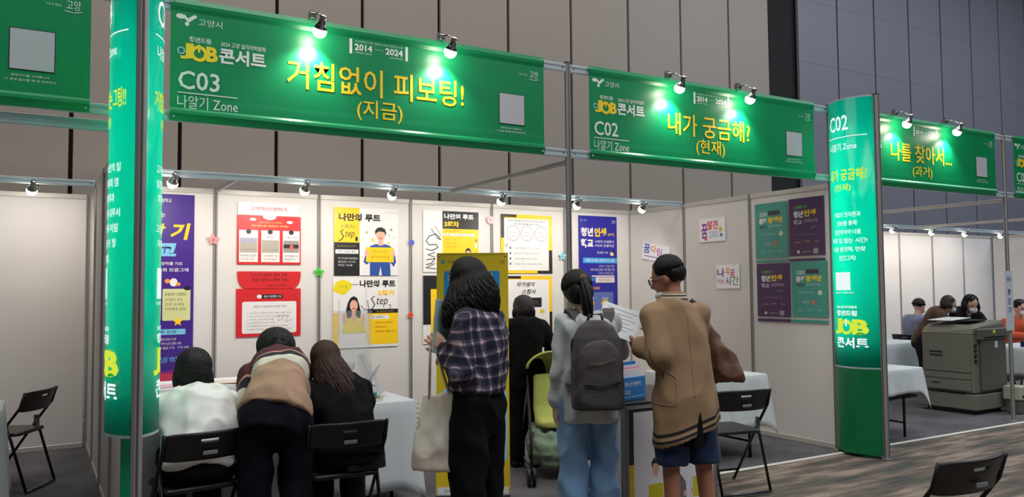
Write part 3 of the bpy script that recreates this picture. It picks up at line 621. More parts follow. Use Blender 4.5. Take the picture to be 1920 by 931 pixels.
wall_poster('tall blue banner with white and yellow Korean title on the back wall', 2.179, 2.382, 2.753, 0.95, NV, [
    ('ring', .07, .04, .02, .006, PW), ('t', '고양시', .12, .033, .20, .045, PW, .0), ('t', '고양', .86, .03, .96, .06, PW, .0), ('t', '청년', .05, .10, .37, .175, PW, .045), ('t', '인생', .40, .10, .72, .175, YE, .045), ('t', '(4기)', .76, .14, .93, .17, YE, .01),
    ('t', '학교', .05, .195, .37, .27, PW, .045), ('t', '나만의 인생찾기', .42, .205, .92, .228, PW, .01), ('t', '제2의 인생설계', .42, .24, .92, .262, PW, .01), ('t', '미래를 위한', .47, .30, .76, .32, PW, .0), ('e', .86, .32, .05, .018, (230, 200, 150)), ('e', .90, .30, .03, .014, BK),
    ('r', .10, .355, 1, .400, (60, 160, 226)), ('t', '모집기간 4월 1일부터 4월 30일', .17, .364, .92, .390, PW, .01), ('t', '고양시 거주 청년', .50, .415, .92, .435, (200, 196, 214), .0), ('t', '고양시 청년 누구나 교육 신청 가능', .28, .445, .92, .465, PW, .0), ('t', '매주 화요일 저녁', .50, .475, .90, .495, (200, 196, 214), .0),
    ('r', .32, .505, .92, .515, PW), ('r', .42, .52, .92, .565, (224, 212, 204)), ('t', '문의 031', .50, .53, .80, .555, (90, 70, 90), .0), ('r', .32, .525, .40, .55, (60, 130, 220)), ('t', '프로그램', .16, .58, .30, .60, RD, .04), ('t', '교육과정 안내', .16, .60, .52, .625, (240, 160, 50), .04),
    ('r', .10, .645, .88, .90, (92, 110, 172)), ('e', .28, .74, .10, .030, (226, 190, 60)), ('e', .66, .74, .10, .030, (226, 190, 60)), ('t', '강의', .20, .69, .36, .71, PW, .01), ('t', '체험', .58, .69, .74, .71, PW, .01), ('t', '1기 교육', .18, .77, .38, .79, PW, .01), ('t', '2기 교육', .56, .77, .76, .79, PW, .01),
    ('r', .16, .81, .44, .835, (170, 130, 100)), ('r', .54, .81, .82, .835, (170, 130, 100)), ('r', .16, .85, .44, .875, (170, 130, 100)), ('r', .54, .85, .82, .875, (170, 130, 100))], 'hanging_banner', 'banner')
# posters and cards on the right side wall
def side_poster(label, y0, z1, y1, z0, base, items, name='wall_poster', cat='poster', group='posters on the right wall', tilt=0.0):
    W, H = y0 - y1, z1 - z0
    return poster(name, label, cat, (2.955, y0, z1), W, H, base, fr(items, W, H), RS, group, tilt=tilt)
TE = (60, 150, 138); PP = (66, 28, 86); BL = (40, 60, 150)
side_poster('small white card with multicoloured Korean words, highest on the right wall', 1.723, 2.262, 1.33, 2.005, (236, 234, 238), [
    ('t', '꿈', .08, .22, .32, .85, (140, 40, 150), .03), ('t', '발견', .32, .10, .72, .48, (226, 60, 90), .03), ('t', '그리다', .36, .55, .72, .86, (40, 110, 190), .0), ('e', .82, .50, .06, .10, (200, 190, 40)), ('e', .84, .74, .05, .08, (60, 110, 180)), ('e', .25, .88, .05, .07, (226, 60, 110))], 'lettered_card', 'card', 'lettered cards on the right wall')
side_poster('small white card with purple, red and green Korean words below the other', 1.475, 1.745, 1.142, 1.49, (238, 238, 242), [
    ('t', '나', .04, .15, .36, .50, (110, 40, 160), .03), ('t', '의', .42, .12, .56, .42, (230, 120, 40), .03), ('t', '꿈', .60, .20, .80, .52, (190, 40, 120), .02), ('t', '가는', .04, .60, .34, .80, (220, 50, 60), .02), ('t', '시', .40, .52, .62, .86, (40, 60, 110), .01), ('t', '간', .68, .50, .96, .86, (60, 150, 70), .01)], 'lettered_card', 'card', 'lettered cards on the right wall')
side_poster('tilted white card with coloured writing just above the head of the man', 2.70, 2.06, 2.20, 1.86, (234, 234, 240), [
    ('t', '꿈', .05, .05, .28, .60, (50, 50, 170), .02), ('t', '도', .32, .10, .50, .55, (220, 120, 40), .02), ('t', '전', .53, .20, .72, .65, (180, 60, 150), .01), ('r', .1, .75, .9, .80, (150, 60, 150))], 'lettered_card', 'card', 'lettered cards on the right wall', tilt=-0.16)
def teal_items(): return [('t', '고양시', .14, .16, .38, .25, PW, .02), ('r', .42, .15, .78, .23, (40, 50, 60)), ('t', '통합', .13, .27, .38, .38, PW, .05), ('t', '플랫폼', .42, .26, .85, .37, YE, .04), ('t', '센터', .13, .40, .36, .46, (30, 60, 90), .03), ('t', '청년지원안내', .42, .40, .82, .45, (180, 220, 216), .0),
    ('t', '고양시가 함께합니다 여러분', .20, .55, .62, .58, (200, 225, 222), .0), ('e', .80, .57, .06, .045, (220, 214, 190)), ('e', .62, .74, .06, .045, (190, 110, 100)), ('t', '일자리', .30, .72, .50, .76, PW, .0), ('t', '취업', .18, .86, .30, .90, (180, 220, 216), .0), ('t', '창업', .45, .86, .57, .90, (180, 220, 216), .0), ('t', '복지', .72, .86, .84, .90, (180, 220, 216), .0)]
def purp_items(): return [('t', '인생설계 3기', .16, .13, .52, .18, (90, 190, 80), .02), ('t', '청년', .14, .22, .42, .34, PW, .05), ('t', '인생', .44, .21, .78, .33, YE, .05), ('t', '학교', .14, .37, .38, .46, (190, 186, 220), .03), ('t', '고양청년모집', .42, .37, .82, .43, (200, 190, 210), .0), ('t', '수강생 모집', .62, .50, .80, .53, (170, 160, 190), .0), ('t', '나를 찾아 떠나는 여행 시간', .20, .62, .78, .65, (150, 130, 170), .0),
    ('t', '모집일정', .14, .75, .34, .78, (220, 170, 60), .0), ('t', '교육장소', .42, .74, .60, .77, (220, 170, 60), .0), ('t', '신청', .72, .75, .84, .78, (220, 170, 60), .0), ('e', .26, .93, .04, .03, (230, 200, 190)), ('t', '고양시 일자리', .36, .92, .60, .945, PW, .0), ('r', .68, .88, .82, .97, (150, 148, 150))]
side_poster('teal poster, upper left of the four on the right wall', 0.912, 2.352, 0.497, 1.795, TE, teal_items())
side_poster('purple poster, upper right of the four on the right wall', 0.479, 2.361, 0.067, 1.802, PP, purp_items())
side_poster('purple poster, lower left of the four on the right wall', 0.905, 1.738, 0.487, 1.205, PP, purp_items())
side_poster('teal poster, lower right of the four on the right wall', 0.465, 1.75, 0.052, 1.215, TE, teal_items())
side_poster('thin teal and purple strip between the two rows of four posters', 0.912, 1.775, 0.067, 1.752, TE, [('r', .50, 0, 1, 1, PP)])
side_poster('thin purple and teal strip under the lower pair of posters', 0.905, 1.185, 0.052, 1.155, TE, [('r', 0, 0, .49, 1, PP)])

# little decorations stuck to the wall posts
def decal(name, label, x, z, r, rgb, star=True):
    t = thing(name, label, 'decoration', (x, 2.948, z), rot=RB)
    M = MB()
    P = [(a * r, b * r) for a, b in STARP] if star else ell(0, 0, r, r, 14)
    M.poly(P, 0.008); M.build('shape', mat('paper_%s' % name, rgb, 0.7), t)
    M = MB(); M.poly(ell(0, 0, r * .25, r * .25, 10), 0.004, Matrix.Translation((0, 0, 0.008))); M.build('centre', mat('paper_%s_centre' % name, tuple(int(c * .8) for c in rgb), 0.7), t)
decal('pink_star', 'pink paper star on the wall post left of the red posters', -1.999, 1.987, 0.062, (238, 150, 150))
decal('green_star', 'bright green paper star on the post between red and yellow posters', -0.994, 1.687, 0.058, (60, 190, 60))
decal('blue_flower', 'small blue flower sticker on the post right of the man poster', 0.005, 2.007, 0.03, (90, 100, 210), False)
decal('red_flower', 'small red flower sticker low on the post behind the tote bag', -0.009, 1.24, 0.03, (222, 84, 50), False)
decal('pale_pink_flower', 'pale pink paper flower near the top of the fourth post', 0.964, 2.28, 0.045, (244, 200, 206), False)
decal('light_blue_star', 'light blue paper star beside the tall middle post', 1.933, 1.885, 0.06, (150, 205, 230))
pp = poster('paper_sign', 'white paper sign taped to the post right of the copier', 'sign', (5.82, -0.028, 1.66), 0.16, 0.66, (206, 212, 222), [('t', '안내', .04, .06, .12, .12, (60, 70, 130), .02), ('t', '복', .05, .20, .11, .27, (60, 70, 130), .03), ('t', '사', .05, .30, .11, .37, (60, 70, 130), .03), ('t', '기', .05, .40, .11, .47, (60, 70, 130), .03)], RB, th=0.002)

# ================================================================== FURNITURE
def folding_chair(label, x, y, az, back=BLACKP, frame=BLACKM, plates=True, group='black folding chairs'):
    t = thing('folding_chair', label, 'chair', (x, y, 0.008), -math.radians(az), group)
    W = 0.225
    # backrest: curved sheet with a hand hole
    nx, nz = 28, 9; vs = []; fs = []
    for j in range(nz + 1):
        for i in range(nx + 1):
            u = i / nx * 2 - 1; v = j / nz; cr = 0.012 * (abs(u) ** 8)
            vs.append((u * (W - 0.004), -0.235 - 0.05 * v + 0.05 * u * u, 0.605 + 0.15 * v - cr * (1 if v > .5 else -1) * 0.8))
    for j in range(nz):
        for i in range(nx):
            if j in (6,) and 11 <= i <= 16: continue
            a = j * (nx + 1) + i; fs.append((a, a + 1, a + nx + 2, a + nx + 1))
    M = MB(); M.add(vs, fs, True); o = M.build('backrest', back, t); sd = o.modifiers.new('s', 'SOLIDIFY'); sd.thickness = 0.012; sd.offset = 0
    if plates:
        MB().bbox((-0.038, -0.278, 0.635), (0.038, -0.272, 0.656), 0.002).build('label_plate', mat('grey_sticker', (120, 122, 126), 0.5), t)
    for s in (-1, 1):
        MB().tube([(s * W, -0.24, 0.752), (s * W, -0.205, 0.64), (s * W, -0.10, 0.50), (s * W, 0.24, 0.01)], 0.0105, 10).build('front_leg', frame, t)
        MB().tube([(s * (W - .022), -0.09, 0.50), (s * (W - .022), -0.13, 0.40), (s * (W - .022), -0.25, 0.012)], 0.0105, 10).build('rear_leg', frame if plates is not None else GREYST, t)
        MB().bbox((s * W - 0.006 + (-.012 if s > 0 else .012), -0.115, 0.44), (s * W + 0.006 + (-.012 if s > 0 else .012), -0.075, 0.53), 0.003).build('hinge', GREYST, t)
        MB().lathe([(0.0, 0), (0.014, 0), (0.014, 0.012), (0.0, 0.012)], 12, Matrix.Translation((s * W - .006, 0.24, 0.0))).build('rubber_foot', BLACKP, t)
    MB().tube([(-(W - .022), -0.25, 0.016), (W - .022, -0.25, 0.016)], 0.0105, 10).build('rear_crossbar', GREYST, t)
    MB().tube([(-W, 0.19, 0.085), (W, 0.19, 0.085)], 0.009, 10).build('front_crossbar', frame, t)
    rs = []
    for z, k in ((0.425, .97), (0.43, 1), (0.445, 1), (0.452, .96)):
        rs.append([Vector((px * k, 0.01 + py * k, z)) for px, py in rrect(-0.195, -0.19, 0.195, 0.20, 0.045)])
    MB().rings(rs, True).build('seat', back, t)
    return t
folding_chair('black folding chair occupied by the woman in the white shirt', -2.64, -0.13, -8)
folding_chair('black folding chair occupied by the long-haired woman in black', -1.86, -0.26, 3)
folding_chair('empty black folding chair to the right of the man in the cardigan', 1.06, -0.50, 12)
folding_chair('empty black folding chair cropped by the bottom edge at lower right', 0.105, -2.68, 4)
BR = mat('dark_brown_plastic', (44, 30, 30), 0.4)
folding_chair('empty dark brown folding chair alone in the booth at far left', -3.58, 2.42, -62, BR, BLACKM, False)

def table(label, x0, y0, x1, y1, z=0.735, group='trestle tables'):
    t = thing('trestle_table', label, 'table', ((x0 + x1) / 2, (y0 + y1) / 2, 0.008), group=group); a, b = (x1 - x0) / 2, (y1 - y0) / 2; z -= 0.008
    MB().bbox((-a, -b, z - 0.03), (a, b, z - 0.004), 0.004).build('tabletop', mat('grey_laminate', (150, 150, 150), 0.5), t)
    for sx_ in (-1, 1):
        for sy_ in (-1, 1):
            MB().tube([(sx_ * (a - .12), sy_ * (b - .06), z - 0.03), (sx_ * (a - .12), sy_ * (b - .06), 0)], 0.013, 8).build('leg', BLACKM, t)
        MB().tube([(sx_ * (a - .12), -(b - .06), 0.14), (sx_ * (a - .12), (b - .06), 0.14)], 0.010, 8).build('crossbar', BLACKM, t)
    return t
def tablecloth(label, x0, y0, x1, y1, drops, z=0.74, seed=0, corner=0.0, material=CLOTHW, group='white tablecloths'):
    """drops: how far the cloth hangs on the -y, +x, +y, -x sides"""
    t = thing('tablecloth', label, 'tablecloth', ((x0 + x1) / 2, (y0 + y1) / 2, 0), group=group); a, b = (x1 - x0) / 2, (y1 - y0) / 2
    N = 200; rnd = random.Random(seed); ph = [rnd.uniform(0, 6.28) for _ in range(6)]; per = []
    for k in range(N):
        s = k / N * 4; sd = int(s); f = s - sd
        p, n = {0: ((-a + 2 * a * f, -b), (0, -1)), 1: ((a, -b + 2 * b * f), (1, 0)), 2: ((a - 2 * a * f, b), (0, 1)), 3: ((-a, b - 2 * b * f), (-1, 0))}[sd]
        e = min(f, 1 - f); L = 2 * a if sd in (0, 2) else 2 * b; near = max(0, 1 - e * L / 0.12)
        n2 = Vector(n); 
        if near > 0:
            q = {(0, True): (1, 0), (0, False): (-1, 0), (1, True): (0, 1), (1, False): (0, -1), (2, True): (-1, 0), (2, False): (1, 0), (3, True): (0, -1), (3, False): (0, 1)}[(sd, f > .5)]
            n2 = (Vector(n) + Vector(q) * near).normalized()
        d0 = drops[sd]; d1 = drops[(sd + 1) % 4] if f > .5 else drops[(sd - 1) % 4]
        d = d0 + (0.5 * (d0 + d1) - d0) * near + corner * near * near
        per.append((Vector((p[0], p[1])), n2, d, s, near))
    rings = [[Vector((p.x * .985, p.y * .985, z)) for p, *_ in per], [Vector((p.x * 1.0, p.y * 1.0, z - 0.001)) for p, *_ in per], [Vector((p.x + n.x * .006, p.y + n.y * .006, z - 0.010)) for p, n, *_ in per]]
    for j in range(1, 9):
        f = j / 8; R = []
        for p, n, d, s, near in per:
            w = math.sin(s * 17 + ph[0] + 0.6 * math.sin(s * 5 + ph[1])) * .5 + math.sin(s * 31 + ph[2]) * .25 + near * 0.7 
            o = 0.008 + f * (0.012 + 0.022 * (w + 0.75)) + near * 0.03 * f
            R.append(Vector((p.x + n.x * o, p.y + n.y * o, z - 0.01 - (d - 0.01) * f + 0.006 * math.sin(s * 9 + ph[3]) * f)))
        rings.append(R)
    vs = [q for R in rings for q in R]; fs = [tuple(range(N))]
    for i in range(len(rings) - 1):
        for j in range(N): q = (j + 1) % N; fs.append((i * N + j, (i + 1) * N + j, (i + 1) * N + q, i * N + q))
    M = MB(); M.add(vs, [fs[0]], False); M.add(vs, fs[1:], True)
    o = M.build('draped_cloth', material, t); sd = o.modifiers.new('s', 'SOLIDIFY'); sd.thickness = 0.0015
    return t
table('long table in the left booth where three women work', -2.86, 0.32, -1.14, 0.88)
tablecloth('white cloth on the long table behind the seated women', -2.88, 0.30, -1.12, 0.90, (0.60, 0.62, 0.6, 0.6), seed=3, corner=0.09)
table('low table against the purple banner at the back of the left booth', -2.80, 2.02, -1.70, 2.55, 0.735)
tablecloth('white cloth on the table by the purple banner', -2.82, 2.00, -1.68, 2.57, (0.2, 0.3, 0.2, 0.3), seed=8)
table('table behind the empty chair at the right booth', 1.50, 0.12, 2.15, 0.9)
tablecloth('pale cloth on the table behind the empty chair right of the man', 1.47, 0.10, 2.17, 0.92, (0.45, 0.45, 0.45, 0.42), seed=5, corner=0.08)
table('table in the far left booth cropped by the photo edge', -5.2, 1.37, -3.66, 1.93)
tablecloth('white cloth just inside the left edge of the photo', -5.22, 1.35, -3.60, 1.95, (0.68, 0.68, 0.6, 0.6), seed=9)
table('black-legged table beside the lit C02 column at right', 3.20, -0.02, 4.16, 0.50, 0.69)
tablecloth('white cloth with a hanging corner on the table beside the right column', 3.17, -0.06, 4.20, 0.52, (0.24, 0.27, 0.2, 0.25), z=0.695, seed=2, corner=0.16)
table('table in front of the seated man at the back of the copier booth', 5.90, 1.75, 7.15, 2.45)
tablecloth('white cloth on the rear table before the seated man', 5.87, 1.72, 7.20, 2.48, (0.62, 0.55, 0.5, 0.5), seed=12)
table('table at the right edge beyond the post', 7.0, 0.25, 8.6, 0.85)
tablecloth('white cloth on the table at the right edge of the photo', 6.98, 0.22, 8.6, 0.88, (0.50, 0.5, 0.5, 0.35), seed=14)

# counter with a poster front
ct = thing('display_counter', 'white panelled counter between the backpack woman and the man in the cardigan', 'counter', (-0.19, -0.86, 0.0))
CW, CDp, CH = 0.77, 0.66, 0.765
for (x, y) in ((0, 0), (CW, 0), (0, CDp), (CW, CDp)): post(ct, x, y, CH, 'corner_post')
for (a, b) in (((0, 0), (CW, 0)), ((CW, 0), (CW, CDp)), ((0, CDp), (CW, CDp)), ((0, 0), (0, CDp))):
    L = math.hypot(b[0] - a[0], b[1] - a[1]); o = MB().box((0.018, -0.004, 0.04), (L - 0.018, 0.004, CH - 0.04)).build('panel', PANEL, ct); o.location = (*a, 0); o.rotation_euler = (0, 0, math.atan2(b[1] - a[1], b[0] - a[0]))
    for z in (0.01, CH - 0.04):
        o = MB().bbox((0.018, -0.012, z), (L - 0.018, 0.012, z + 0.035), 0.003).build('rail', ALU, ct); o.location = (*a, 0); o.rotation_euler = (0, 0, math.atan2(b[1] - a[1], b[0] - a[0]))
MB().bbox((-0.02, -0.02, CH), (CW + 0.02, CDp + 0.02, CH + 0.012), 0.004).build('counter_top', mat('black_counter_edge', (30, 30, 34), 0.45), ct)
def mini(x, y, s, hair, shirt, board, tie=True):     # printed picture of a person holding a yellow board
    r = [('p', [(x - .11 * s, y + .55 * s), (x - .10 * s, y + .22 * s), (x - .04 * s, y + .14 * s), (x + .04 * s, y + .14 * s), (x + .10 * s, y + .22 * s), (x + .11 * s, y + .55 * s)], shirt), ('e', x, y + .06 * s, .035 * s, .075 * s, SK),
         ('p', [(x - .04 * s, y + .06 * s), (x - .045 * s, y), (x - .02 * s, y - .035 * s), (x + .02 * s, y - .035 * s), (x + .045 * s, y), (x + .04 * s, y + .06 * s), (x + .028 * s, y + .015 * s), (x - .028 * s, y + .015 * s)], hair)]
    if tie: r.append(('r', x - .008 * s, y + .3 * s, x + .008 * s, y + .52 * s, BK))
    r.append(('r', x - .085 * s, y + .20 * s, x + .085 * s, y + .40 * s, board)); r.append(('e', x - .085 * s, y + .33 * s, .018 * s, .03 * s, SK)); r.append(('e', x + .085 * s, y + .33 * s, .018 * s, .03 * s, SK)); return r
poster('counter_poster', 'poster of people holding yellow boards on the counter front', 'poster', (-0.165, -0.876, 0.735), 0.72, 0.70, (226, 224, 230), fr(
    [('r', 0, 0, 1, .03, BK), ('r', 0, 0, .055, .50, BK), ('r', 0, .50, .055, 1, (216, 180, 30)), ('r', .60, .965, 1, 1, BK)] +
    mini(.30, .50, 1.0, BK, (230, 230, 234), (206, 196, 40)) + mini(.56, .52, .95, (50, 36, 34), (96, 96, 102), (110, 110, 116), False) + [('r', .42, .60, .50, .70, (206, 190, 40))] + mini(.82, .50, .95, (60, 44, 40), (232, 232, 236), (206, 196, 40), False) +
    [('r', .24, .965, .38, 1, BK), ('r', .50, .95, .64, 1, (206, 190, 40))], 0.72, 0.70), RB)
t = thing('brochure_box', 'blue brochure box with white lettering standing on the counter', 'box', (-0.06, -0.74, CH + 0.012), 0.25)
BLU = mat('blue_card', (46, 120, 186), 0.45); M = MB(); M.bbox((-0.13, -0.05, 0), (0.13, 0.05, 0.15), 0.003); M.build('box_body', BLU, t)
MB().box((-0.13, 0.03, 0.15), (0.13, 0.036, 0.24), None).build('back_card', BLU, t)
for i in range(5): MB().box((-0.11, -0.04 + i * 0.014, 0.01), (0.10, -0.033 + i * 0.014, 0.20 + 0.012 * (i % 3))).build('brochure', mat('brochure_%d' % (i % 3), ((226, 224, 230), (224, 160, 180), (200, 214, 230))[i % 3], 0.5), t)
u = bpy.data.objects.new('front_label', None); COL.objects.link(u); u.parent = t; u.location = (-0.13, -0.0515, 0.15); u.rotation_euler = RB
sheet_print([('t', '청년센터', 0.03, 0.03, 0.20, 0.06, (230, 236, 240), .01), ('t', '자료', 0.03, 0.08, 0.09, 0.11, (230, 236, 240), .0), ('r', 0.02, 0.125, 0.24, 0.128, (230, 236, 240))], 0.26, 0.15, u)

# clear sheet screen, leaning stands and papers on the long table
def glass(name, a=0.25, c=(225, 232, 235)):
    m = mat(name, c, 0.12, alpha=a); return m
t = thing('clear_screen', 'clear plastic face screen standing on the long table', 'screen', (-1.50, 0.50, 0.742), 0.15)
MB().bbox((-0.15, -0.002, 0.01), (0.15, 0.002, 0.62), 0.0008).build('pane', glass('clear_acrylic', 0.22), t)
for s in (-1, 1): MB().bbox((s * 0.12 - 0.02, -0.07, 0), (s * 0.12 + 0.02, 0.07, 0.008), 0.002).build('foot', glass('clear_foot', 0.5), t)
t = thing('acrylic_stand', 'leaning clear document stand with papers near the table corner', 'document stand', (-1.27, 0.50, 0.742), -0.5)
T = rotm(0, -0.45, 0)
MB().box((-0.002, -0.11, 0), (0.002, 0.11, 0.34), T).build('back_pane', glass('clear_acrylic'), t)
MB().box((-0.006, -0.10, 0.03), (-0.003, 0.10, 0.36), T).build('document', mat('grey_white_paper', (196, 198, 210), 0.6), t)
MB().box((-0.002, -0.11, 0), (0.002, 0.11, 0.26), rotm(0, 0.5, 0, (-0.16, 0, 0))).build('front_pane', glass('grey_acrylic', 0.4, (150, 160, 165)), t)
MB().box((-0.16, -0.11, 0), (0.0, 0.11, 0.004)).build('base', glass('clear_foot', 0.5), t)
t = thing('plastic_bag', 'crumpled white transparent bag lying behind the long-haired woman', 'bag', (-1.62, 0.66, 0.742))
blob('bag_film', [ellp((0, 0, .10), (.17, .11, .11)), ellp((.07, 0, .16), (.10, .08, .10)), ellp((-.1, 0, .07), (.10, .10, .08))], glass('bag_plastic', 0.55, (222, 224, 228)), t, 0.012, 2, 0.03, (9, 9, 9), 4)
t = thing('hand_sanitiser', 'small clear bottle with green label on the table', 'bottle', (-1.40, 0.36, 0.742))
MB().lathe([(0, 0), (.022, 0), (.023, .01), (.023, .08), (.010, .095), (.008, .105), (0, .105)], 16).build('bottle_body', glass('clear_bottle', 0.5), t)
MB().lathe([(.0235, .02), (.0238, .021), (.0238, .06), (.0235, .061)], 16).build('wrap_label', mat('green_label', (40, 150, 130), 0.5), t)
MB().lathe([(0, .105), (.010, .105), (.010, .12), (.004, .125), (.004, .14), (0, .14)], 12).build('pump', mat('white_plastic', (220, 220, 222), 0.4), t)
def paper(label, loc, w, h, rz, rgb=(226, 228, 230), n=3, name='paper_sheet', tilt=None, grp='papers on the tables'):
    t = thing(name, label, 'paper', loc, group=grp, rot=tilt or (0, 0, rz)); rnd = random.Random(int(w * 1000 + loc[0] * 77))
    for i in range(n): MB().box((-w / 2, -h / 2, i * .0012), (w / 2, h / 2, i * .0012 + .0008), rotm(0, 0, rnd.uniform(-.08, .08))).build('sheet', flat(rgb), t)
    for i in range(4): MB().box((-w * .38, h * (.3 - i * .18), n * .0012), (w * (.38 - .1 * (i % 2)), h * (.3 - i * .18) + .004, n * .0012 + .0003)).build('print_line', flat((120, 120, 128)), t)
    return t
paper('white papers spread before the woman in the white shirt', (-2.42, 0.52, 0.742), .30, .21, .2)
paper('paper the bending woman is writing on', (-2.08, 0.50, 0.742), .21, .30, -.1)
paper('white sheet beside the right arm of the long-haired woman', (-1.48, 0.40, 0.742), .24, .17, .3)
paper('pink and white flyers on the table by the purple banner', (-2.50, 2.14, 0.742), .42, .22, .1, (226, 190, 200), 4)
paper('stack of pale brochures on the table by the purple banner', (-2.05, 2.14, 0.742), .36, .24, -.2, (220, 206, 196), 9)
# handbag on the second chair
t = thing('handbag', 'dark leather handbag standing on the chair behind the woman in black', 'bag', (-1.74, -0.40, 0.462), 0.05)
blob('bag_body', [loft([(Vector((0, 0, .003)), Vector((.125, 0, 0)), Vector((0, .05, 0))), (Vector((0, 0, .10)), Vector((.118, 0, 0)), Vector((0, .045, 0))), (Vector((0, 0, .185)), Vector((.10, 0, 0)), Vector((0, .022, 0)))], ex=4)], mat('dark_teal_leather', (20, 26, 29), 0.35, bump=.1), t, 0.008, 1)
MB().tube([(-.07, 0, .18), (-.06, 0, .24), (0, 0, .265), (.06, 0, .24), (.07, 0, .18)], .006, 8).build('handle', mat('dark_teal_leather', (20, 26, 29)), t)
MB().bbox((-.10, -.052, .09), (.10, -.046, .175), .003).build('flap', mat('dark_teal_leather', (20, 26, 29)), t)

# yellow stand banner
Mx = Matrix.Identity(4)
TLc, TRc, BRc, BLc = Vector((-0.851, 0.50, 1.773)), Vector((-0.405, 0.25, 1.773)), Vector((-0.357, 0.035, 0.02)), Vector((-0.833, 0.30, 0.02))
t = thing('stand_banner', 'tall yellow information banner on a stand behind the plaid shirt woman', 'banner', TLc)
xa = (TRc - TLc); Wb = 0.53; xa.normalize(); ya = ((BLc + BRc) / 2 - (TLc + TRc) / 2); Hb = ya.length; ya = (ya - xa * ya.dot(xa)).normalized(); za = xa.cross(-ya)
t.rotation_mode = 'QUATERNION'; t.rotation_quaternion = Matrix((xa, -ya, za)).transposed().to_quaternion()
YB = (214, 186, 36)
MB().box((0, -Hb, -0.002), (Wb, 0, 0)).build('sheet', flat(YB), t)
sheet_print(fr([('e', .09, .035, .03, .008, (90, 150, 180)), ('t', '고양시청', .16, .030, .34, .042, (90, 80, 40), .01), ('t', '고양', .88, .028, .95, .046, (70, 60, 30), .0),
    ('rr', .10, .075, .88, .20, .03, (40, 140, 200)), ('t', '청년', .15, .09, .45, .13, PW, .03), ('t', '인생', .50, .085, .78, .135, YE, .03), ('t', '학교', .15, .145, .40, .185, PW, .03), ('t', '수강생모집', .50, .15, .82, .165, PW, .0), ('t', '참여하세요', .50, .172, .82, .187, PW, .0),
    ('rr', .70, .28, .95, .34, .01, (220, 220, 216)), ('t', '모집', .74, .29, .90, .325, (90, 90, 96), .0), ('rr', .06, .56, .97, .865, .10, (150, 205, 225)), ('rr', .12, .64, .92, .85, .03, (230, 236, 236)), ('l', [(.72, .66), (.92, .64)], .03, (40, 130, 200)),
    ('t', '청년인생학교', .62, .685, .88, .697, (220, 90, 120), .01), ('t', '모집안내', .62, .705, .80, .717, (220, 90, 120), .01), ('p', [(.60, .74), (.72, .725), (.92, .80), (.62, .845)], (44, 92, 140)), ('l', [(.72, .73), (.90, .80)], .02, (30, 66, 110)), ('e', .78, .80, .018, .006, (210, 90, 90)),
    ('l', [(.80, .42), (.86, .43)], .02, (120, 190, 220)), ('rr', .02, .955, .98, .985, .01, (224, 228, 226)), ('t', '고양시 일자리', .1, .962, .5, .977, (60, 90, 120), .01), ('t', '청년센터', .60, .962, .86, .977, (60, 90, 120), .01), ('rr', .62, .90, .78, .945, .005, (170, 186, 160)),
    ('t', '고양시와 함께 성장하는 청년', .10, .24, .60, .26, (90, 80, 40), .01), ('t', '나만의 인생 설계 프로그램', .10, .40, .55, .42, (90, 80, 40), .01)], Wb, Hb), Wb, Hb, t)
MB().tube([(Wb / 2, -0.02, -0.012), (Wb / 2, -Hb + 0.01, -0.012)], 0.008, 8).build('rear_pole', GREYST, t)
MB().bbox((0, -0.012, -0.010), (Wb, 0.003, 0.002), 0.001).build('top_bar', flat((196, 170, 40)), t)
MB().bbox((0, -Hb - 0.0, -0.03), (Wb, -Hb + 0.03, 0.03), 0.004).build('base_bar', GREYST, t)
for x in (0.02, Wb - 0.02): MB().lathe([(0, 0), (.007, 0), (.007, .004), (0, .004)], 10, Matrix.Translation((x, -0.02, 0.0005))).build('eyelet', CHROME, t)

# ------------------------------------------------------------------ copier
CP = mat('olive_grey_plastic', (118, 117, 106), 0.5, vary=0.03); CP2 = mat('darker_olive_plastic', (92, 94, 86), 0.5); CPD = mat('copier_black', (20, 20, 20), 0.5)
t = thing('photocopier', 'large grey-green photocopier standing in the right booth', 'copier', (5.90, 0.40, 0.008), 0.0)
W, Dp = 0.66, 0.62
MB().bbox((0.0, -0.02, 0.05), (W + .04, Dp + .08, 0.235), .012).build('base_cabinet', CP, t)
MB().box((0.05, 0.04, 0.0), (W - .05, Dp - .02, 0.05)).build('plinth', CPD, t)
for x in (.08, W - .08):
    for y in (.06, Dp - .06): MB().lathe([(0, 0), (.025, 0), (.025, .04), (0, .04)], 12, Matrix.Translation((x, y, 0))).build('castor', CPD, t)
MB().bbox((0.0, 0.0, 0.245), (W, Dp, 0.93), .012).build('body', CP, t)
MB().bbox((-0.012, 0.03, 0.40), (0.0, Dp - .03, 0.47), .004).build('tray_drawer', CP, t)
MB().bbox((-0.012, 0.03, 0.27), (0.0, Dp - .03, 0.39), .004).build('tray_drawer', CP, t)
MB().bbox((-0.014, 0.10, 0.245), (0.0, Dp - .08, 0.262), .003).build('drawer_gap', CPD, t)
MB().bbox((-0.012, 0.03, 0.48), (0.0, Dp - .03, 0.80), .006).build('front_door', CP, t)
for z in (0.66, 0.70): MB().bbox((-0.016, Dp - .26, z), (-0.011, Dp - .10, z + 0.018), .002).build('door_slot', CPD, t)
MB().bbox((-0.016, Dp - .22, 0.335), (-0.011, Dp - .12, 0.350), .002).build('tray_handle', CPD, t)
MB().bbox((-0.10, Dp - .36, 0.90), (0.0, Dp + .06, 0.935), .006, rotm(0, .25, 0, (.23, 0, .0))).build('control_panel', CPD, t)
rs = [[Vector(p) for p in R] for R in ([(0.0, .0, .93), (W, .0, .93), (W, Dp, .93), (0, Dp, .93)], [(0.02, .0, .99), (W, .0, 1.04), (W, Dp, 1.04), (0.06, Dp, .99)], [(0.08, .03, 1.03), (W - .02, .02, 1.075), (W - .02, Dp - .02, 1.075), (.10, Dp - .03, 1.03)])]
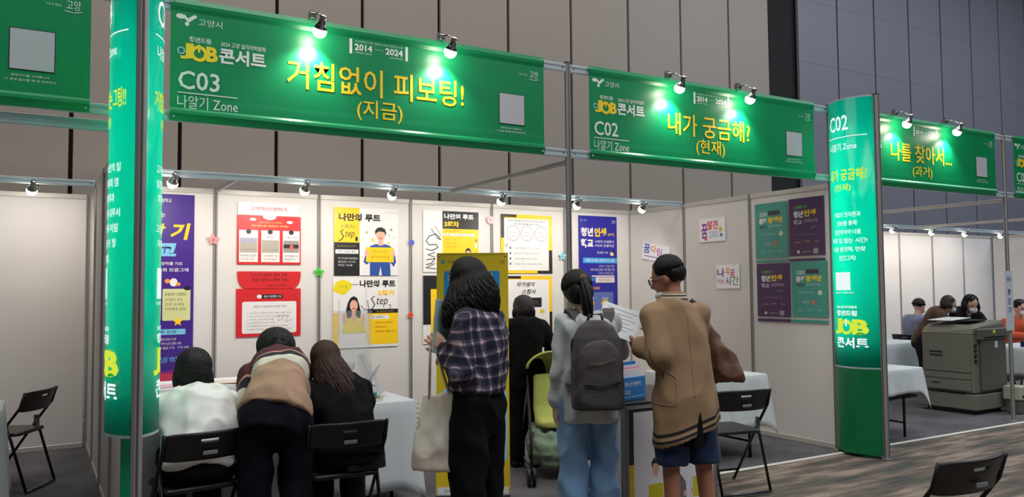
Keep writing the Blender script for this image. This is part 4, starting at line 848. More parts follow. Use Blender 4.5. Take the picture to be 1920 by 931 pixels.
MB().rings(rs, True).build('scanner_lid', CP, t)
MB().bbox((.12, .10, 1.065), (W - .2, Dp - .25, 1.085), .004).build('feeder_slot', CPD, t)
MB().bbox((.10, .26, 1.07), (W - .15, Dp - .06, 1.078), .003, rotm(0, -.06, 0)).build('paper_on_tray', flat((232, 232, 230)), t)
# right-hand side (facing -y)
MB().bbox((.12, -.03, .27), (W - .02, 0.0, .86), .008).build('side_cover', CP2, t)
MB().bbox((.06, -.05, .86), (W, 0.0, .99), .010).build('side_feeder', CP2, t)
MB().bbox((.16, -.055, .88), (W - .06, -.05, .90), .002).build('feeder_gap', CPD, t)
for z in (.60, .66, .72, .78): MB().bbox((.02, -.02, z), (.055, 0.0, z + .035), .005).build('side_latch', CPD, t)
MB().bbox((.40, -.033, .76), (.46, -.03, .84), .001).build('white_label', flat((210, 212, 210)), t)
MB().lathe([(0, 0), (.028, 0), (.028, .004), (0, .004)], 14, Matrix.Translation((.36, -.05, .945)) @ Matrix.Rotation(PI / 2, 4, 'X')).build('yellow_label', flat((196, 196, 60)), t)
t = thing('power_box', 'small cream power unit attached at the foot of the copier', 'device', (6.38, 0.14, 0.008))
MB().bbox((0, 0, .16), (.20, .20, .32), .01).build('housing', mat('cream_plastic', (176, 176, 156), 0.5), t)
MB().bbox((.02, .02, 0), (.18, .18, .16), .01).build('foot_block', CP2, t)
for i in range(2): MB().bbox((.03 + i * .05, -.006, .19), (.06 + i * .05, 0.0, .22), .002).build('socket', CPD, t)
MB().bbox((.10, -.004, .24), (.18, 0, .29), .001).build('vent_plate', CP2, t)

# ------------------------------------------------------------------ push chair
LIME = mat('lime_fabric', (176, 186, 96), 0.8, bump=.1); SG = mat('sage_basket', (120, 140, 120), 0.85, bump=.2, bscale=40)
t = thing('pushchair', 'pushchair with a lime hood and grey-green basket beside the person in black', 'pushchair', (0.235, 0.56, 0.008), math.radians(155))
for s in (-1, 1):
    MB().tube([(s * .20, -.42, .98), (s * .20, -.28, .80), (s * .22, .05, .48), (s * .24, .38, .09)], .011, 8).build('frame_tube', BLACKM, t)
    MB().tube([(s * .20, -.20, .70), (s * .23, -.30, .40), (s * .25, -.38, .10)], .011, 8).build('rear_tube', GREYST, t)
    MB().tube([(s * .24, -.38, .09), (s * .24, .36, .09)], .008, 8).build('lower_tube', GREYST, t)
    for y in (-.40, .38):
        for dx in (-.02, .02): MB().lathe([(0, -.010), (.045, -.010), (.060, -.013), (.070, -.008), (.070, .008), (.060, .013), (.045, .010), (0, .010)], 18, Matrix.Translation((s * .25 + dx, y, .07)) @ Matrix.Rotation(PI / 2, 4, 'Y')).build('wheel', BLACKP, t)
MB().tube([(-.20, -.42, .98), (-.10, -.46, 1.0), (.10, -.46, 1.0), (.20, -.42, .98)], .013, 8).build('push_bar', BLACKP, t)
R_ = []
for k in range(7):
    a = PI * (0.05 + .5 * k / 6); R_.append([Vector((.215 * math.cos(b), -.10 - .28 * math.cos(a), .68 + .30 * math.sin(a) * (0.55 + .45 * math.sin(b)))) for b in [PI * j / 12 for j in range(13)]])
M = MB(); M.rings(R_, False, closed=False, smooth=True); o = M.build('hood', LIME, t); o.modifiers.new('s', 'SOLIDIFY').thickness = .006
blob('seat', [loft([(Vector((0, -.20, .78)), Vector((.16, 0, 0)), Vector((0, .03, .02))), (Vector((0, -.12, .52)), Vector((.17, 0, 0)), Vector((0, .05, .02))), (Vector((0, .0, .42)), Vector((.17, 0, 0)), Vector((0, .03, .05))), (Vector((0, .20, .43)), Vector((.15, 0, 0)), Vector((0, .0, .03)))], ex=3)], LIME, t, .014, 2)
blob('basket', [loft([(Vector((0, -.02, .12)), Vector((.19, 0, 0)), Vector((0, .26, 0))), (Vector((0, -.04, .26)), Vector((.21, 0, 0)), Vector((0, .30, 0))), (Vector((0, -.06, .36)), Vector((.20, 0, 0)), Vector((0, .26, 0)))], ex=4)], SG, t, .014, 1, .02, (8, 8, 8))
MB().bbox((-.14, -.34, .42), (-.02, -.31, .48), .004).build('blue_tag', mat('blue_nylon', (30, 60, 160), .5), t)

# ================================================================== PEOPLE
SKIN = mat('skin', (206, 158, 132), 0.55, vary=0.04, vscale=12); SKIN_D = mat('tanned_skin', (170, 116, 90), 0.55, vary=0.05, vscale=10); SKIN_F = mat('fair_skin', (214, 168, 146), 0.55, vary=0.04, vscale=10)
HAIR_K = mat('black_hair', (15, 12, 13), 0.55, bump=.4, bscale=90, vary=.3, vscale=30, spec=.3); HAIR_B = mat('brown_hair', (54, 32, 26), 0.55, bump=.4, bscale=90, vary=.35, vscale=20, spec=.3)
def V(*a): return Vector(a)
class Fig:
    """a person: joints in local metres (x right, y forward, z up); one skin body, clothes and hair as children"""
    def __init__(s, label, x, y, az, H=1.65, female=True, group=None):
        s.root = thing('person', label, 'person', (x, y, 0.008), -math.radians(az), group); k = H / 1.65; s.k = k; s.f = female
        sw = .160 if female else .185
        s.J = dict(pelvis=V(0, 0, .90) * k, chest=V(0, -.015, 1.16) * k, neck=V(0, -.01, 1.375) * k, head=V(0, .03, 1.535) * k)
        for n, q in (('L', -1), ('R', 1)):
            s.J['sh' + n] = V(q * sw, -.01, 1.335) * k; s.J['el' + n] = V(q * (sw + .05), -.03, 1.07) * k; s.J['wr' + n] = V(q * (sw + .06), .03, .83) * k
            s.J['hip' + n] = V(q * .09, 0, .86) * k; s.J['kn' + n] = V(q * .095, .01, .47) * k; s.J['an' + n] = V(q * .10, -.03, .08) * k
        s.bw = 1.0; s.hyaw = 0.0; s.hpitch = 0.0; s.lat = V(1, 0, 0); s.latp = V(1, 0, 0)
    def hm(s): return Matrix.Translation(s.J['head']) @ Euler((s.hpitch, 0, s.hyaw), 'XYZ').to_matrix().to_4x4() if False else Matrix.Translation(s.J['head']) @ Matrix.Rotation(s.hyaw, 4, 'Z') @ Matrix.Rotation(s.hpitch, 4, 'X')
    def spine(s, t):                                   # t 0 pelvis .. 1 neck
        a, b, c = s.J['pelvis'], s.J['chest'], s.J['neck']
        b = b * 2 - (a + c) / 2; p = a * (1 - t) ** 2 + b * 2 * t * (1 - t) + c * t * t if 0 <= t <= 1 else (a + (b - a) * 2 * t if t < 0 else c)
        d = ((b - a) * (1 - max(t, 0)) + (c - b) * max(t, 0)).normalized(); return p, d
    def torso(s, inf=0.0, prof=None, t0=-.2, t1=1.0, w=1.0):
        P = prof or ([(-.22, .10, .08), (-.10, .155, .105), (.02, .165, .115), (.16, .150, .10), (.36, .128, .088), (.55, .140, .098), (.74, .160, .105), (.88, .158, .092), (.96, .105, .072), (1.0, .055, .055)] if s.f else
                     [(-.22, .10, .08), (-.10, .15, .10), (.02, .16, .11), (.2, .15, .105), (.40, .150, .10), (.60, .168, .110), (.78, .185, .115), (.90, .178, .098), (.97, .11, .075), (1.0, .06, .06)])
        secs = []
        for t, a, b in P:
            if t < t0 or t > t1: continue
            p, d = s.spine(t); la = s.latp.lerp(s.lat, max(0, min(1, t))).normalized(); la = (la - d * la.dot(d)).normalized(); bv = d.cross(la)
            secs.append((p, la * (a * s.k * w + inf), bv * (b * s.k * w + inf)))
        return loft(secs, 28, 2.3)
    def arm(s, n, r=(.046, .038, .026), upto=2):
        a, b, c = s.J['sh' + n], s.J['el' + n], s.J['wr' + n]; o = [cap(a, r[0], b, r[1])]
        if upto == 2: o.append(cap(b, r[1], c, r[2]))
        return o
    def leg(s, n, r=(.082, .058, .040)):
        a, b, c = s.J['hip' + n], s.J['kn' + n], s.J['an' + n]
        return [cap(a, r[0], b, r[1]), cap(b, r[1] * .95, c, r[2]), cap(b.lerp(c, .10), r[1] * .95, b.lerp(c, .55), r[1] * .86)]
    def hand(s, n, d, nrm, curl=.5, grip=None):
        w = s.J['wr' + n]; d = Vector(d).normalized(); nrm = Vector(nrm); nrm = (nrm - d * nrm.dot(d)).normalized(); lat = d.cross(nrm); q = 1 if n == 'R' else -1
        th = -q; k = s.k * (1.0 if s.f else 1.08)      # thumb on the inner side
        P = [loft([(w - d * .02, lat * .026 * k, nrm * .020 * k), (w + d * .02 * k, lat * .032 * k, nrm * .017 * k), (w + d * .06 * k, lat * .041 * k, nrm * .015 * k), (w + d * .092 * k, lat * .040 * k, nrm * .012 * k)], 16, 2.6)]
        for i, (fl, sp) in enumerate(((.92, .14), (1.0, .04), (.95, -.05), (.76, -.16))):
            b = w + d * .088 * k + lat * th * (.030 - .020 * i) * k; dd = (d + lat * th * sp).normalized(); c = curl * (1 + .12 * i)
            for j, (L, r0, r1) in enumerate(((.042, .0088, .0080), (.026, .0080, .0072), (.021, .0072, .0060))):
                ang = c * (.55, 1.0, .7)[j]; ax = dd.cross(nrm); dd = (Matrix.Rotation(ang, 3, ax) @ dd).normalized(); e = b + dd * L * fl * k
                P.append(cap(b, r0 * k, e, r1 * k)); b = e
        b = w + d * .018 * k + lat * th * .024 * k; dd = (d * .75 + lat * th * .62 + nrm * .35).normalized()
        for L, r0, r1 in ((.040, .013, .0105), (.032, .0100, .0090), (.024, .0090, .0072)):
            e = b + dd * L * k; P.append(cap(b, r0 * k, e, r1 * k)); b = e; dd = (dd + d * .25 + nrm * curl * .3 - lat * th * .15).normalized()
        return P
    def body(s, skin, hands=None, voxel=.010, glasses=False, eyes=True):
        M = s.hm(); k = s.k * .98; R = M.to_3x3(); eu = R.to_euler()
        H = [ellp(M @ (V(0, -.008, .022) * k), V(.074, .094, .094) * k, eu), ellp(M @ (V(0, .022, -.040) * k), V(.058, .066, .070) * k, eu), ellp(M @ (V(0, .052, -.078) * k), V(.030, .028, .026) * k, eu),
             cap(M @ (V(0, .086, .004) * k), .008 * k, M @ (V(0, .104, -.026) * k), .0135 * k), ellp(M @ (V(0, .076, -.052) * k), V(.024, .016, .010) * k, eu),
             ellp(M @ (V(-.075, -.008, -.012) * k), V(.009, .019, .030) * k, eu), ellp(M @ (V(.075, -.008, -.012) * k), V(.009, .019, .030) * k, eu)]
        nb = s.J['neck']; H.append(cap(nb - V(0, 0, .03), .056 * k, M @ (V(0, -.012, -.055) * k), .050 * k))
        P = [s.torso(-.014, w=s.bw)] + H
        for n in 'LR':
            P += s.arm(n) + s.leg(n, (.074, .053, .038)); a = s.J['an' + n]; f = (a - s.J['kn' + n]).normalized(); fw = V(0, 1, 0) if abs(f.z) > .3 else V(0, 0, 1)
            P.append(loft([(a + V(0, 0, .0) - fw * .035, V(.032, 0, 0), V(0, .0, .045)), (a - V(0, 0, .025), V(.036, 0, 0), V(0, 0, .045)), (a + fw * .09 - V(0, 0, .045), V(.044, 0, 0), V(0, 0, .026)), (a + fw * .17 - V(0, 0, .055), V(.038, 0, 0), V(0, 0, .014))], 14))
        X = []
        for n, (d, nm, c) in (hands or {}).items(): X += s.hand(n, d, nm, c)
        for n in 'LR':
            if not hands or n not in hands: w = s.J['wr' + n]; d = (w - s.J['el' + n]).normalized(); X += s.hand(n, d, V(1 if n == 'L' else -1, 0, 0) if abs(d.x) < .8 else V(0, 0, -1), .45)
        s.b = blob('body', P, skin, s.root, voxel, 2, extra=X)
        if eyes:
            for q in (-1, 1):
                e = MB().lathe([(math.cos(t), math.sin(t)) for t in [-PI / 2 + PI * j / 8 for j in range(9)]], 10, M @ Matrix.Translation(V(q * .030, .074, .006) * k) @ Matrix.Diagonal((.013 * k, .010 * k, .0055 * k, 1))); e.build('eye', mat('dark_eye', (30, 22, 20), .3), s.root)
                e = MB().tube([M @ (V(q * .014, .088, .024) * k), M @ (V(q * .032, .087, .030) * k), M @ (V(q * .048, .074, .024) * k)], .0028, 6); e.build('eyebrow', HAIR_K, s.root)
        return s
    def wear(s, name, prims, m, fold=.008, seed=1, voxel=.011, smooth=3, fs=(7, 7, 4), label=None):
        return blob(name, prims, m, s.root, voxel, smooth, fold, fs, seed, label=label)
    def top(s, m, inf=.016, sleeve=(.062, .054, .042), part=2, prof=None, t0=-.35, fold=.008, seed=1, name='shirt', w=1.0, cut=.96, voxel=.011):
        P = [s.torso(inf, prof, t0, 1.0, w)]
        for n in 'LR':
            a, b, c = s.J['sh' + n], s.J['el' + n], s.J['wr' + n]
            P.append(cap(a, sleeve[0], b if part else a.lerp(b, .75), sleeve[1]))
            if part == 2: P.append(cap(b, sleeve[1], b.lerp(c, cut), sleeve[2]))
            p, d = s.spine(.93); P.append(cap(p, sleeve[0] * .9, a, sleeve[0] * .98))
        return s.wear(name, P, m, fold, seed, voxel)
    def pants(s, m, r=(.100, .078, .066), to=1.0, fold=.007, seed=2, name='trousers', inf=.014, hipw=1.0):
        P = [s.torso(inf, [(-.26, .13 * hipw, .09), (-.12, .160 * hipw, .108), (.02, .165 * hipw, .113), (.14, .148, .098)], -1, 1)]
        for n in 'LR':
            a, b, c = s.J['hip' + n], s.J['kn' + n], s.J['an' + n]
            if to > 1: P += [cap(a, r[0], b, r[1]), cap(b, r[1], b.lerp(c, to - 1), r[2])]
            else: P.append(loft([(a.lerp(b, t), V(r[0] + (r[1] - r[0]) * t, 0, 0), V(0, r[0] + (r[1] - r[0]) * t, 0)) for t in (0, .3, .6, to)], 20))
        return s.wear(name, P, m, fold, seed, .012)
    def shoes(s, m):
        for n in 'LR':
            a = s.J['an' + n]; o = V(a.x, a.y, 0); fw = V(0, 1, 0)
            M = MB(); rs = []
            for y, w_, h in ((-.075, .026, .055), (-.06, .036, .075), (0, .040, .085), (.08, .047, .060), (.15, .046, .045), (.19, .030, .030)):
                rs.append([o + V(w_ * math.cos(t), y, h / 2 + .002 + h / 2 * math.sin(t)) for t in [2 * PI * j / 12 for j in range(12)]])
            M.rings(rs, True, smooth=True); M.build('shoe', m, s.root)
    def hair(s, m, L=.25, rx=.084, ry=.104, rz=.106, fmax=1.9, n=110, wob=.0, spread=.02, seed=1, th_end=1.75, back=(0, -.012, .024), cap_low=.05, name='hair', r0=.011, fwd=0.0, taper=.35, curl=0.0, fringe=0.0, grav=None):
        M = s.hm(); rnd = random.Random(seed); k = s.k * .98; O = V(*back) * k; eu = M.to_3x3().to_euler()
        P = [ellp(M @ O, V(rx, ry, rz) * k * .97, eu)]
        if cap_low: P.append(ellp(M @ (O + V(0, -.025, -cap_low) * k), V(rx * .93, ry * .76, rz * .8) * k, eu))
        base = blob(name, P, m, s.root, .008, 2, .004, (20, 20, 5), seed)
        B = MB(); g = grav or V(0, 0, -1)
        for i in range(n):
            ph = rnd.uniform(-fmax, fmax); c = rnd.uniform(.9, 1.04); pts = []
            hang = L * rnd.uniform(.82, 1.05) * (1 - .12 * abs(ph) / fmax)
            for j in range(8):
                th = .12 + (th_end - .12) * j / 7; sr = 1.0 + .015 * rnd.random()
                pts.append(M @ (O + V(rx * math.sin(ph) * math.sin(th), -ry * math.cos(ph) * math.sin(th), rz * math.cos(th)) * k * sr))
            e = pts[-1]; out = M.to_3x3() @ V(math.sin(ph), -math.cos(ph), 0); w0 = rnd.uniform(0, 6.3)
            st = 9 if L > .015 else 0; sp_ = spread * min(1, L / .12)
            for j in range(1, st + 1):
                f = j / st; p = e + g * hang * f + out * (sp_ * math.sin(f * 2.2)) * c + V(0, fwd * f, 0)
                if wob: p += V(math.cos(w0 + f * 9), math.sin(w0 + f * 9), .4 * math.sin(w0 + f * 14)) * wob * (.3 + f)
                pts.append(p)
            N_ = len(pts); B.tube(pts, [r0 * (1 if j < N_ - 4 else max(taper, 1 - (j - N_ + 5) / 4 * (1 - taper))) * rnd.uniform(.9, 1.1) for j in range(N_)], 6)
        o = B.build('hair_lock', m, s.root, kind='stuff')
        return base

def cloth(name, rgb, bump=.12, scale=250, **k):
    d = max(rgb) < 60
    return mat(name, tuple(int(c * .75) for c in rgb) if d else rgb, 0.92, bump=bump, bscale=scale, sheen=0.0 if d else 0.12, spec=.2 if d else .35, **k)
# ---- banded and checked fabrics (patterns woven in the cloth)
def ramp_fabric(name, axis_vec, stops, base_off=0.0, scale=1.0):
    """colour bands along a direction in object space; stops = [(metres, rgb), ...] each colour runs up to that distance"""
    m = bpy.data.materials.new(name); m.use_nodes = True; nt = m.node_tree; b = nt.nodes['Principled BSDF']; b.inputs['Roughness'].default_value = .88
    tc = nt.nodes.new('ShaderNodeTexCoord'); d = nt.nodes.new('ShaderNodeVectorMath'); d.operation = 'DOT_PRODUCT'; d.inputs[1].default_value = axis_vec
    nt.links.new(tc.outputs['Object'], d.inputs[0]); r = nt.nodes.new('ShaderNodeMapRange'); r.inputs[1].default_value = base_off; r.inputs[2].default_value = base_off + scale; nt.links.new(d.outputs['Value'], r.inputs[0])
    c = nt.nodes.new('ShaderNodeValToRGB'); c.color_ramp.interpolation = 'CONSTANT'; e = c.color_ramp.elements; e[0].position = 0; e[0].color = lin(stops[0][1]) + (1,)
    while len(e) > 1: e.remove(e[-1])
    for (p0, _c), (p1, c1) in zip(stops, stops[1:]): x = e.new(min(1, p0 / scale)); x.color = lin(c1) + (1,)
    nt.links.new(r.outputs[0], c.inputs[0]); nt.links.new(c.outputs[0], b.inputs['Base Color'])
    n = nt.nodes.new('ShaderNodeTexNoise'); n.inputs['Scale'].default_value = 220; bp = nt.nodes.new('ShaderNodeBump'); bp.inputs['Strength'].default_value = .12; bp.inputs['Distance'].default_value = .01
    nt.links.new(tc.outputs['Object'], n.inputs['Vector']); nt.links.new(n.outputs['Fac'], bp.inputs['Height']); nt.links.new(bp.outputs[0], b.inputs['Normal'])
    return m
def plaid(name):
    m = bpy.data.materials.new(name); m.use_nodes = True; nt = m.node_tree; b = nt.nodes['Principled BSDF']; b.inputs['Roughness'].default_value = .9
    tc = nt.nodes.new('ShaderNodeTexCoord'); outs = []
    nz = nt.nodes.new('ShaderNodeTexNoise'); nz.inputs['Scale'].default_value = 5; nt.links.new(tc.outputs['Object'], nz.inputs['Vector'])
    for ax, per in (((1.0, .25, .12), .047), ((-.08, .0, 1.0), .060)):
        d = nt.nodes.new('ShaderNodeVectorMath'); d.operation = 'DOT_PRODUCT'; d.inputs[1].default_value = [a / per for a in ax]; nt.links.new(tc.outputs['Object'], d.inputs[0])
        a = nt.nodes.new('ShaderNodeMath'); a.operation = 'MULTIPLY_ADD'; a.inputs[1].default_value = 1.2; nt.links.new(nz.outputs['Fac'], a.inputs[0]); nt.links.new(d.outputs['Value'], a.inputs[2])
        f = nt.nodes.new('ShaderNodeMath'); f.operation = 'FRACT'; nt.links.new(a.outputs[0], f.inputs[0])
        r = nt.nodes.new('ShaderNodeValToRGB'); e = r.color_ramp.elements; e[0].position = 0; e[0].color = (0, 0, 0, 1); e[1].position = 1; e[1].color = (0, 0, 0, 1)
        for p, v in ((.30, 0), (.40, .75), (.52, 1), (.62, .25), (.70, .55), (.78, 0)): x = e.new(p); x.color = (v, v, v, 1)
        nt.links.new(f.outputs[0], r.inputs[0]); outs.append(r.outputs[0])
    s_ = nt.nodes.new('ShaderNodeMath'); s_.operation = 'ADD'; nt.links.new(outs[0], s_.inputs[0]); nt.links.new(outs[1], s_.inputs[1])
    h = nt.nodes.new('ShaderNodeMath'); h.operation = 'MULTIPLY'; h.inputs[1].default_value = .5; nt.links.new(s_.outputs[0], h.inputs[0])
    c = nt.nodes.new('ShaderNodeValToRGB'); e = c.color_ramp.elements; e[0].position = 0; e[0].color = lin((24, 26, 44)) + (1,); e[1].position = 1; e[1].color = lin((236, 206, 206)) + (1,)
    x = e.new(.45); x.color = lin((84, 78, 104)) + (1,); nt.links.new(h.outputs[0], c.inputs[0]); nt.links.new(c.outputs[0], b.inputs['Base Color'])
    return m

# ---- 1 seated woman in a white shirt
def seat_pose(f, zs=.50, lean=.10, spread=.10):
    J = f.J; J['pelvis'] = V(0, -.10, zs + .07); J['hipL'] = V(-.095, -.08, zs + .03); J['hipR'] = V(.095, -.08, zs + .03)
    for n, q in (('L', -1), ('R', 1)): J['kn' + n] = V(q * spread, .33, zs + .02); J['an' + n] = V(q * spread, .30, .08)
f = Fig('seated woman with a black bob seen from behind in a white shirt', -2.62, -0.10, 2, 1.62); J = f.J; seat_pose(f)
J['chest'] = V(.0, -.02, .745); J['neck'] = V(-.01, .11, .905); J['head'] = V(.0, .165, 1.04); f.hyaw = -.42; f.hpitch = -.40
J['shL'] = V(-.175, .10, .85); J['shR'] = V(.175, .10, .85); J['elL'] = V(-.24, .24, .74); J['elR'] = V(.25, .26, .75); J['wrL'] = V(-.08, .45, .775); J['wrR'] = V(.12, .48, .775)
f.body(SKIN_F, {'L': (V(.3, 1, -.1), V(0, 0, -1), .5), 'R': (V(-.3, 1, -.1), V(0, 0, -1), .7)})
f.top(cloth('white_blouse', (226, 228, 226)), .040, (.080, .068, .050), prof=[(-.10, .155, .10), (.05, .165, .115), (.22, .168, .115), (.40, .165, .11), (.60, .172, .11), (.80, .175, .105), (.92, .15, .085), (1.0, .07, .055)], fold=.015, seed=11)
f.pants(cloth('black_trousers', (20, 20, 24)), (.105, .085, .07), 2.0); f.shoes(BLACKP)
f.hair(HAIR_K, .125, .100, .112, .106, 1.75, 420, .003, .012, 5, 1.75, cap_low=.06, r0=.0055)
# ---- 2 bending woman in a striped top
f = Fig('bending woman in a maroon, cream and tan striped top and navy trousers', -2.245, -0.33, 12, 1.60); J = f.J
J['pelvis'] = V(0, -.06, .825); J['chest'] = V(.035, .14, .985); J['neck'] = V(.03, .40, 1.055); J['head'] = V(.02, .47, 1.135); f.hpitch = -.75
J['shL'] = V(-.125, .34, .995); J['shR'] = V(.170, .34, .995); J['elL'] = V(-.175, .22, .775); J['elR'] = V(.17, .50, .82); J['wrL'] = V(-.10, .55, .79); J['wrR'] = V(.10, .68, .79)
J['hipL'] = V(-.10, -.04, .80); J['hipR'] = V(.10, -.04, .80); J['knL'] = V(-.105, -.03, .45); J['knR'] = V(.115, .0, .45); J['anL'] = V(-.11, -.06, .08); J['anR'] = V(.12, -.05, .08)
f.body(SKIN, {'L': (V(.4, 1, -.2), V(0, 0, -1), .5), 'R': (V(0, 1, -.2), V(0, 0, -1), .8)})
STR = ramp_fabric('striped_knit', (0, .88, .475), [(.2, (166, 134, 112)), (.275, (166, 134, 112)), (.345, (206, 202, 186)), (.395, (34, 32, 48)), (.407, (196, 150, 126)), (.42, (84, 34, 44)), (1.0, (72, 30, 40))], .30, 1.0)
f.bw = .85; o = f.top(STR, .026, (.070, .064, .05), 0, prof=[(-.02, .175, .125), (.12, .168, .125), (.30, .138, .12), (.5, .130, .12), (.7, .14, .115), (.88, .145, .10), (.97, .12, .08), (1.0, .08, .06)], fold=.010, seed=21)
f.pants(cloth('navy_trousers', (18, 20, 36)), (.108, .088, .082), 1.95, .010, 5, inf=.014, hipw=1.0); f.shoes(BLACKP)
f.hair(HAIR_K, .05, .118, .122, .112, 3.1, 420, .003, .008, 9, 1.9, cap_low=.03, r0=.0055)
# ---- 3 seated woman with long brown hair
f = Fig('seated woman in black with long brown hair hanging down her back', -1.80, -0.24, 8, 1.60); J = f.J; seat_pose(f)
J['chest'] = V(-.02, -.02, .76); J['neck'] = V(-.08, .09, .945); J['head'] = V(-.105, .13, 1.065); f.hyaw = .28; f.hpitch = -.45
J['shL'] = V(-.235, .08, .885); J['shR'] = V(.095, .06, .90); J['elL'] = V(-.27, .26, .73); J['elR'] = V(.17, .22, .74); J['wrL'] = V(-.14, .46, .775); J['wrR'] = V(.14, .47, .775)
f.body(SKIN_F, {'L': (V(.3, 1, -.1), V(0, 0, -1), .5), 'R': (V(-.2, 1, -.1), V(0, 0, -1), .7)})
f.top(cloth('black_knit', (20, 19, 22)), .026, (.070, .060, .046), prof=[(-.12, .165, .11), (.05, .165, .115), (.22, .155, .11), (.40, .15, .105), (.60, .16, .11), (.80, .17, .10), (.92, .15, .085), (1.0, .07, .055)], fold=.010, seed=31)
f.pants(cloth('black_trousers', (20, 20, 24)), (.105, .085, .07), 2.0); f.shoes(BLACKP)
f.hair(HAIR_B, .34, .090, .108, .106, 1.7, 480, .006, .035, 15, 1.8, cap_low=.06, r0=.0058, grav=V(.30, -.34, -.89))
MB().tube([J['shL'] + V(.02, -.03, .075), V(-.16, -.05, .82), V(-.07, -.14, .68), V(.05, -.20, .52)], .006, 8).build('bag_strap', mat('grey_strap', (96, 92, 92), .5), f.root)
# ---- 4 standing woman in a plaid shirt
f = Fig('standing woman with long wavy black hair in a navy plaid shirt', -1.43, -1.22, -36, 1.66); J = f.J
J['elL'] = V(-.215, .0, 1.09); J['wrL'] = V(-.150, .10, 1.195); J['elR'] = V(.19, .04, 1.08); J['wrR'] = V(.10, .16, 1.12); J['head'] = V(-.01, .05, 1.535); f.hyaw = .15; f.hpitch = -.35
J['anL'] = V(-.08, -.03, .08); J['anR'] = V(.09, .02, .08)
f.body(SKIN, {'L': (V(-.1, .75, .6), V(.9, .2, -.3), 1.0), 'R': (V(-.9, .2, .3), V(0, 0, -1), .8)})
f.top(plaid('navy_plaid_flannel'), .022, (.072, .068, .056), prof=[(.13, .150, .112), (.25, .150, .112), (.40, .145, .108), (.55, .145, .11), (.74, .150, .112), (.88, .150, .10), (.96, .11, .08), (1.0, .07, .06)], fold=.011, seed=41)
f.pants(cloth('black_wide_trousers', (14, 14, 17)), (.100, .094, .098), 1.98, .010, 6); f.shoes(BLACKP)
f.hair(HAIR_K, .27, .088, .104, .106, 2.2, 620, .014, .060, 25, 1.55, cap_low=.07, r0=.0058, taper=.25)
rt4 = f.root.matrix_basis.copy(); rt4 = Matrix.Translation((-1.43, -1.22, .008)) @ Matrix.Rotation(math.radians(36), 4, 'Z')
hnd = rt4 @ (J['wrL'] + V(-.02, .07, .05))
t = thing('folder', 'pale blue folder held upright before the woman in plaid', 'folder', rt4 @ V(-.115, .15, 1.17), math.radians(26))
MB().bbox((-.075, -.004, 0), (.075, .004, .27), .002, rotm(0, .12, 0)).build('cover', mat('pale_blue_plastic', (168, 200, 206), .4), t); MB().box((-.070, -.002, .005), (.070, .0045, .275), rotm(0, .12, 0)).build('sheets', flat((214, 222, 226)), t)
t = thing('tote_bag', 'cream canvas tote bag hanging from the hand of the woman in plaid', 'bag', (-1.635, -1.19, 0.60), math.radians(-32))
CV = mat('cream_canvas', (228, 222, 208), .9, bump=.2, bscale=300)
blob('bag_body', [loft([(V(0, 0, 0), V(.132, 0, 0), V(0, .040, 0)), (V(0, 0, .10), V(.128, 0, 0), V(0, .050, 0)), (V(0.01, 0, .24), V(.108, 0, 0), V(0, .036, 0)), (V(.01, 0, .375), V(.088, 0, 0), V(0, .014, 0))], 28, 4)], CV, t, .009, 1, .010, (9, 9, 5), 3)
for q in (-1, 1):
    hl = t.matrix_basis; l = (Matrix.Translation((-1.635, -1.19, .60)) @ Matrix.Rotation(math.radians(-32), 4, 'Z')).inverted() @ hnd
    MB().tube([(-.05, q * .012, .36), l + V(-.012, q * .006, -.04), l + V(0, 0, .0), l + V(.014, q * .006, -.04), (.055, q * .012, .36)], .006, 8).build('handle', CV, t)
M = MB()
for i in range(14): M.lathe([(0, -.006), (.006, -.003), (.006, .003), (0, .006)], 8, Matrix.Translation((-.134 + .0022 * i, -.01, .02 + .024 * i)))
M.build('bead_trim', mat('pearl_beads', (232, 228, 222), .3), t, kind='stuff')
# ---- 5 woman with backpack
f = Fig('woman with a black ponytail, grey backpack and pale blue trousers', -0.53, -0.95, 24, 1.60); J = f.J
J['head'] = V(-.055, .045, 1.485); J['shL'].x = -.145; J['shR'].x = .145; f.hyaw = .30; f.hpitch = -.30
J['elL'] = V(-.185, -.02, 1.03); J['wrL'] = V(-.195, .03, .80); J['elR'] = V(.235, .10, 1.10); J['wrR'] = V(.20, .30, 1.16)
f.body(SKIN_F, {'L': (V(.0, .1, -1), V(1, .1, 0), .4), 'R': (V(-.2, .9, .2), V(-.8, .1, -.4), .8)})
f.top(cloth('pale_grey_shirt', (186, 192, 194)), .018, (.056, .046, .040), prof=[(-.30, .165, .12), (-.10, .165, .125), (.05, .165, .118), (.25, .150, .105), (.45, .145, .10), (.60, .15, .105), (.80, .165, .108), (.90, .158, .095), (.97, .11, .075), (1.0, .07, .06)], fold=.011, seed=51)
f.pants(cloth('pale_blue_jeans', (118, 156, 196)), (.098, .084, .090), 1.98, .012, 8, hipw=1.0); f.shoes(mat('white_trainers', (214, 214, 216), .5))
f.hair(HAIR_K, .0, .096, .108, .106, 2.1, 260, .0, .0, 33, 1.72, cap_low=.045, r0=.0055)
Mh = f.hm(); B = MB(); rnd = random.Random(4)
for i in range(110):
    a = rnd.uniform(0, 6.28); r = rnd.uniform(.0, .030); p0 = Mh @ V(.0, -.100, .045); pts = [p0 + V(.3 * r * math.cos(a), .3 * r * math.sin(a), 0)]
    for j in range(1, 9):
        g = j / 8; pts.append(p0 + V(.02 * g + r * math.cos(a + g) * (1.0 if g < .7 else 1.4 - .6 * g), -.045 * math.sin(g * 2.6) - .03 * g + r * math.sin(a + g), -.27 * g + .01 * math.sin(3 * g)))
    B.tube(pts, [.007, .009, .009, .009, .009, .008, .007, .005, .002], 6)
B.build('ponytail', HAIR_K, f.root)
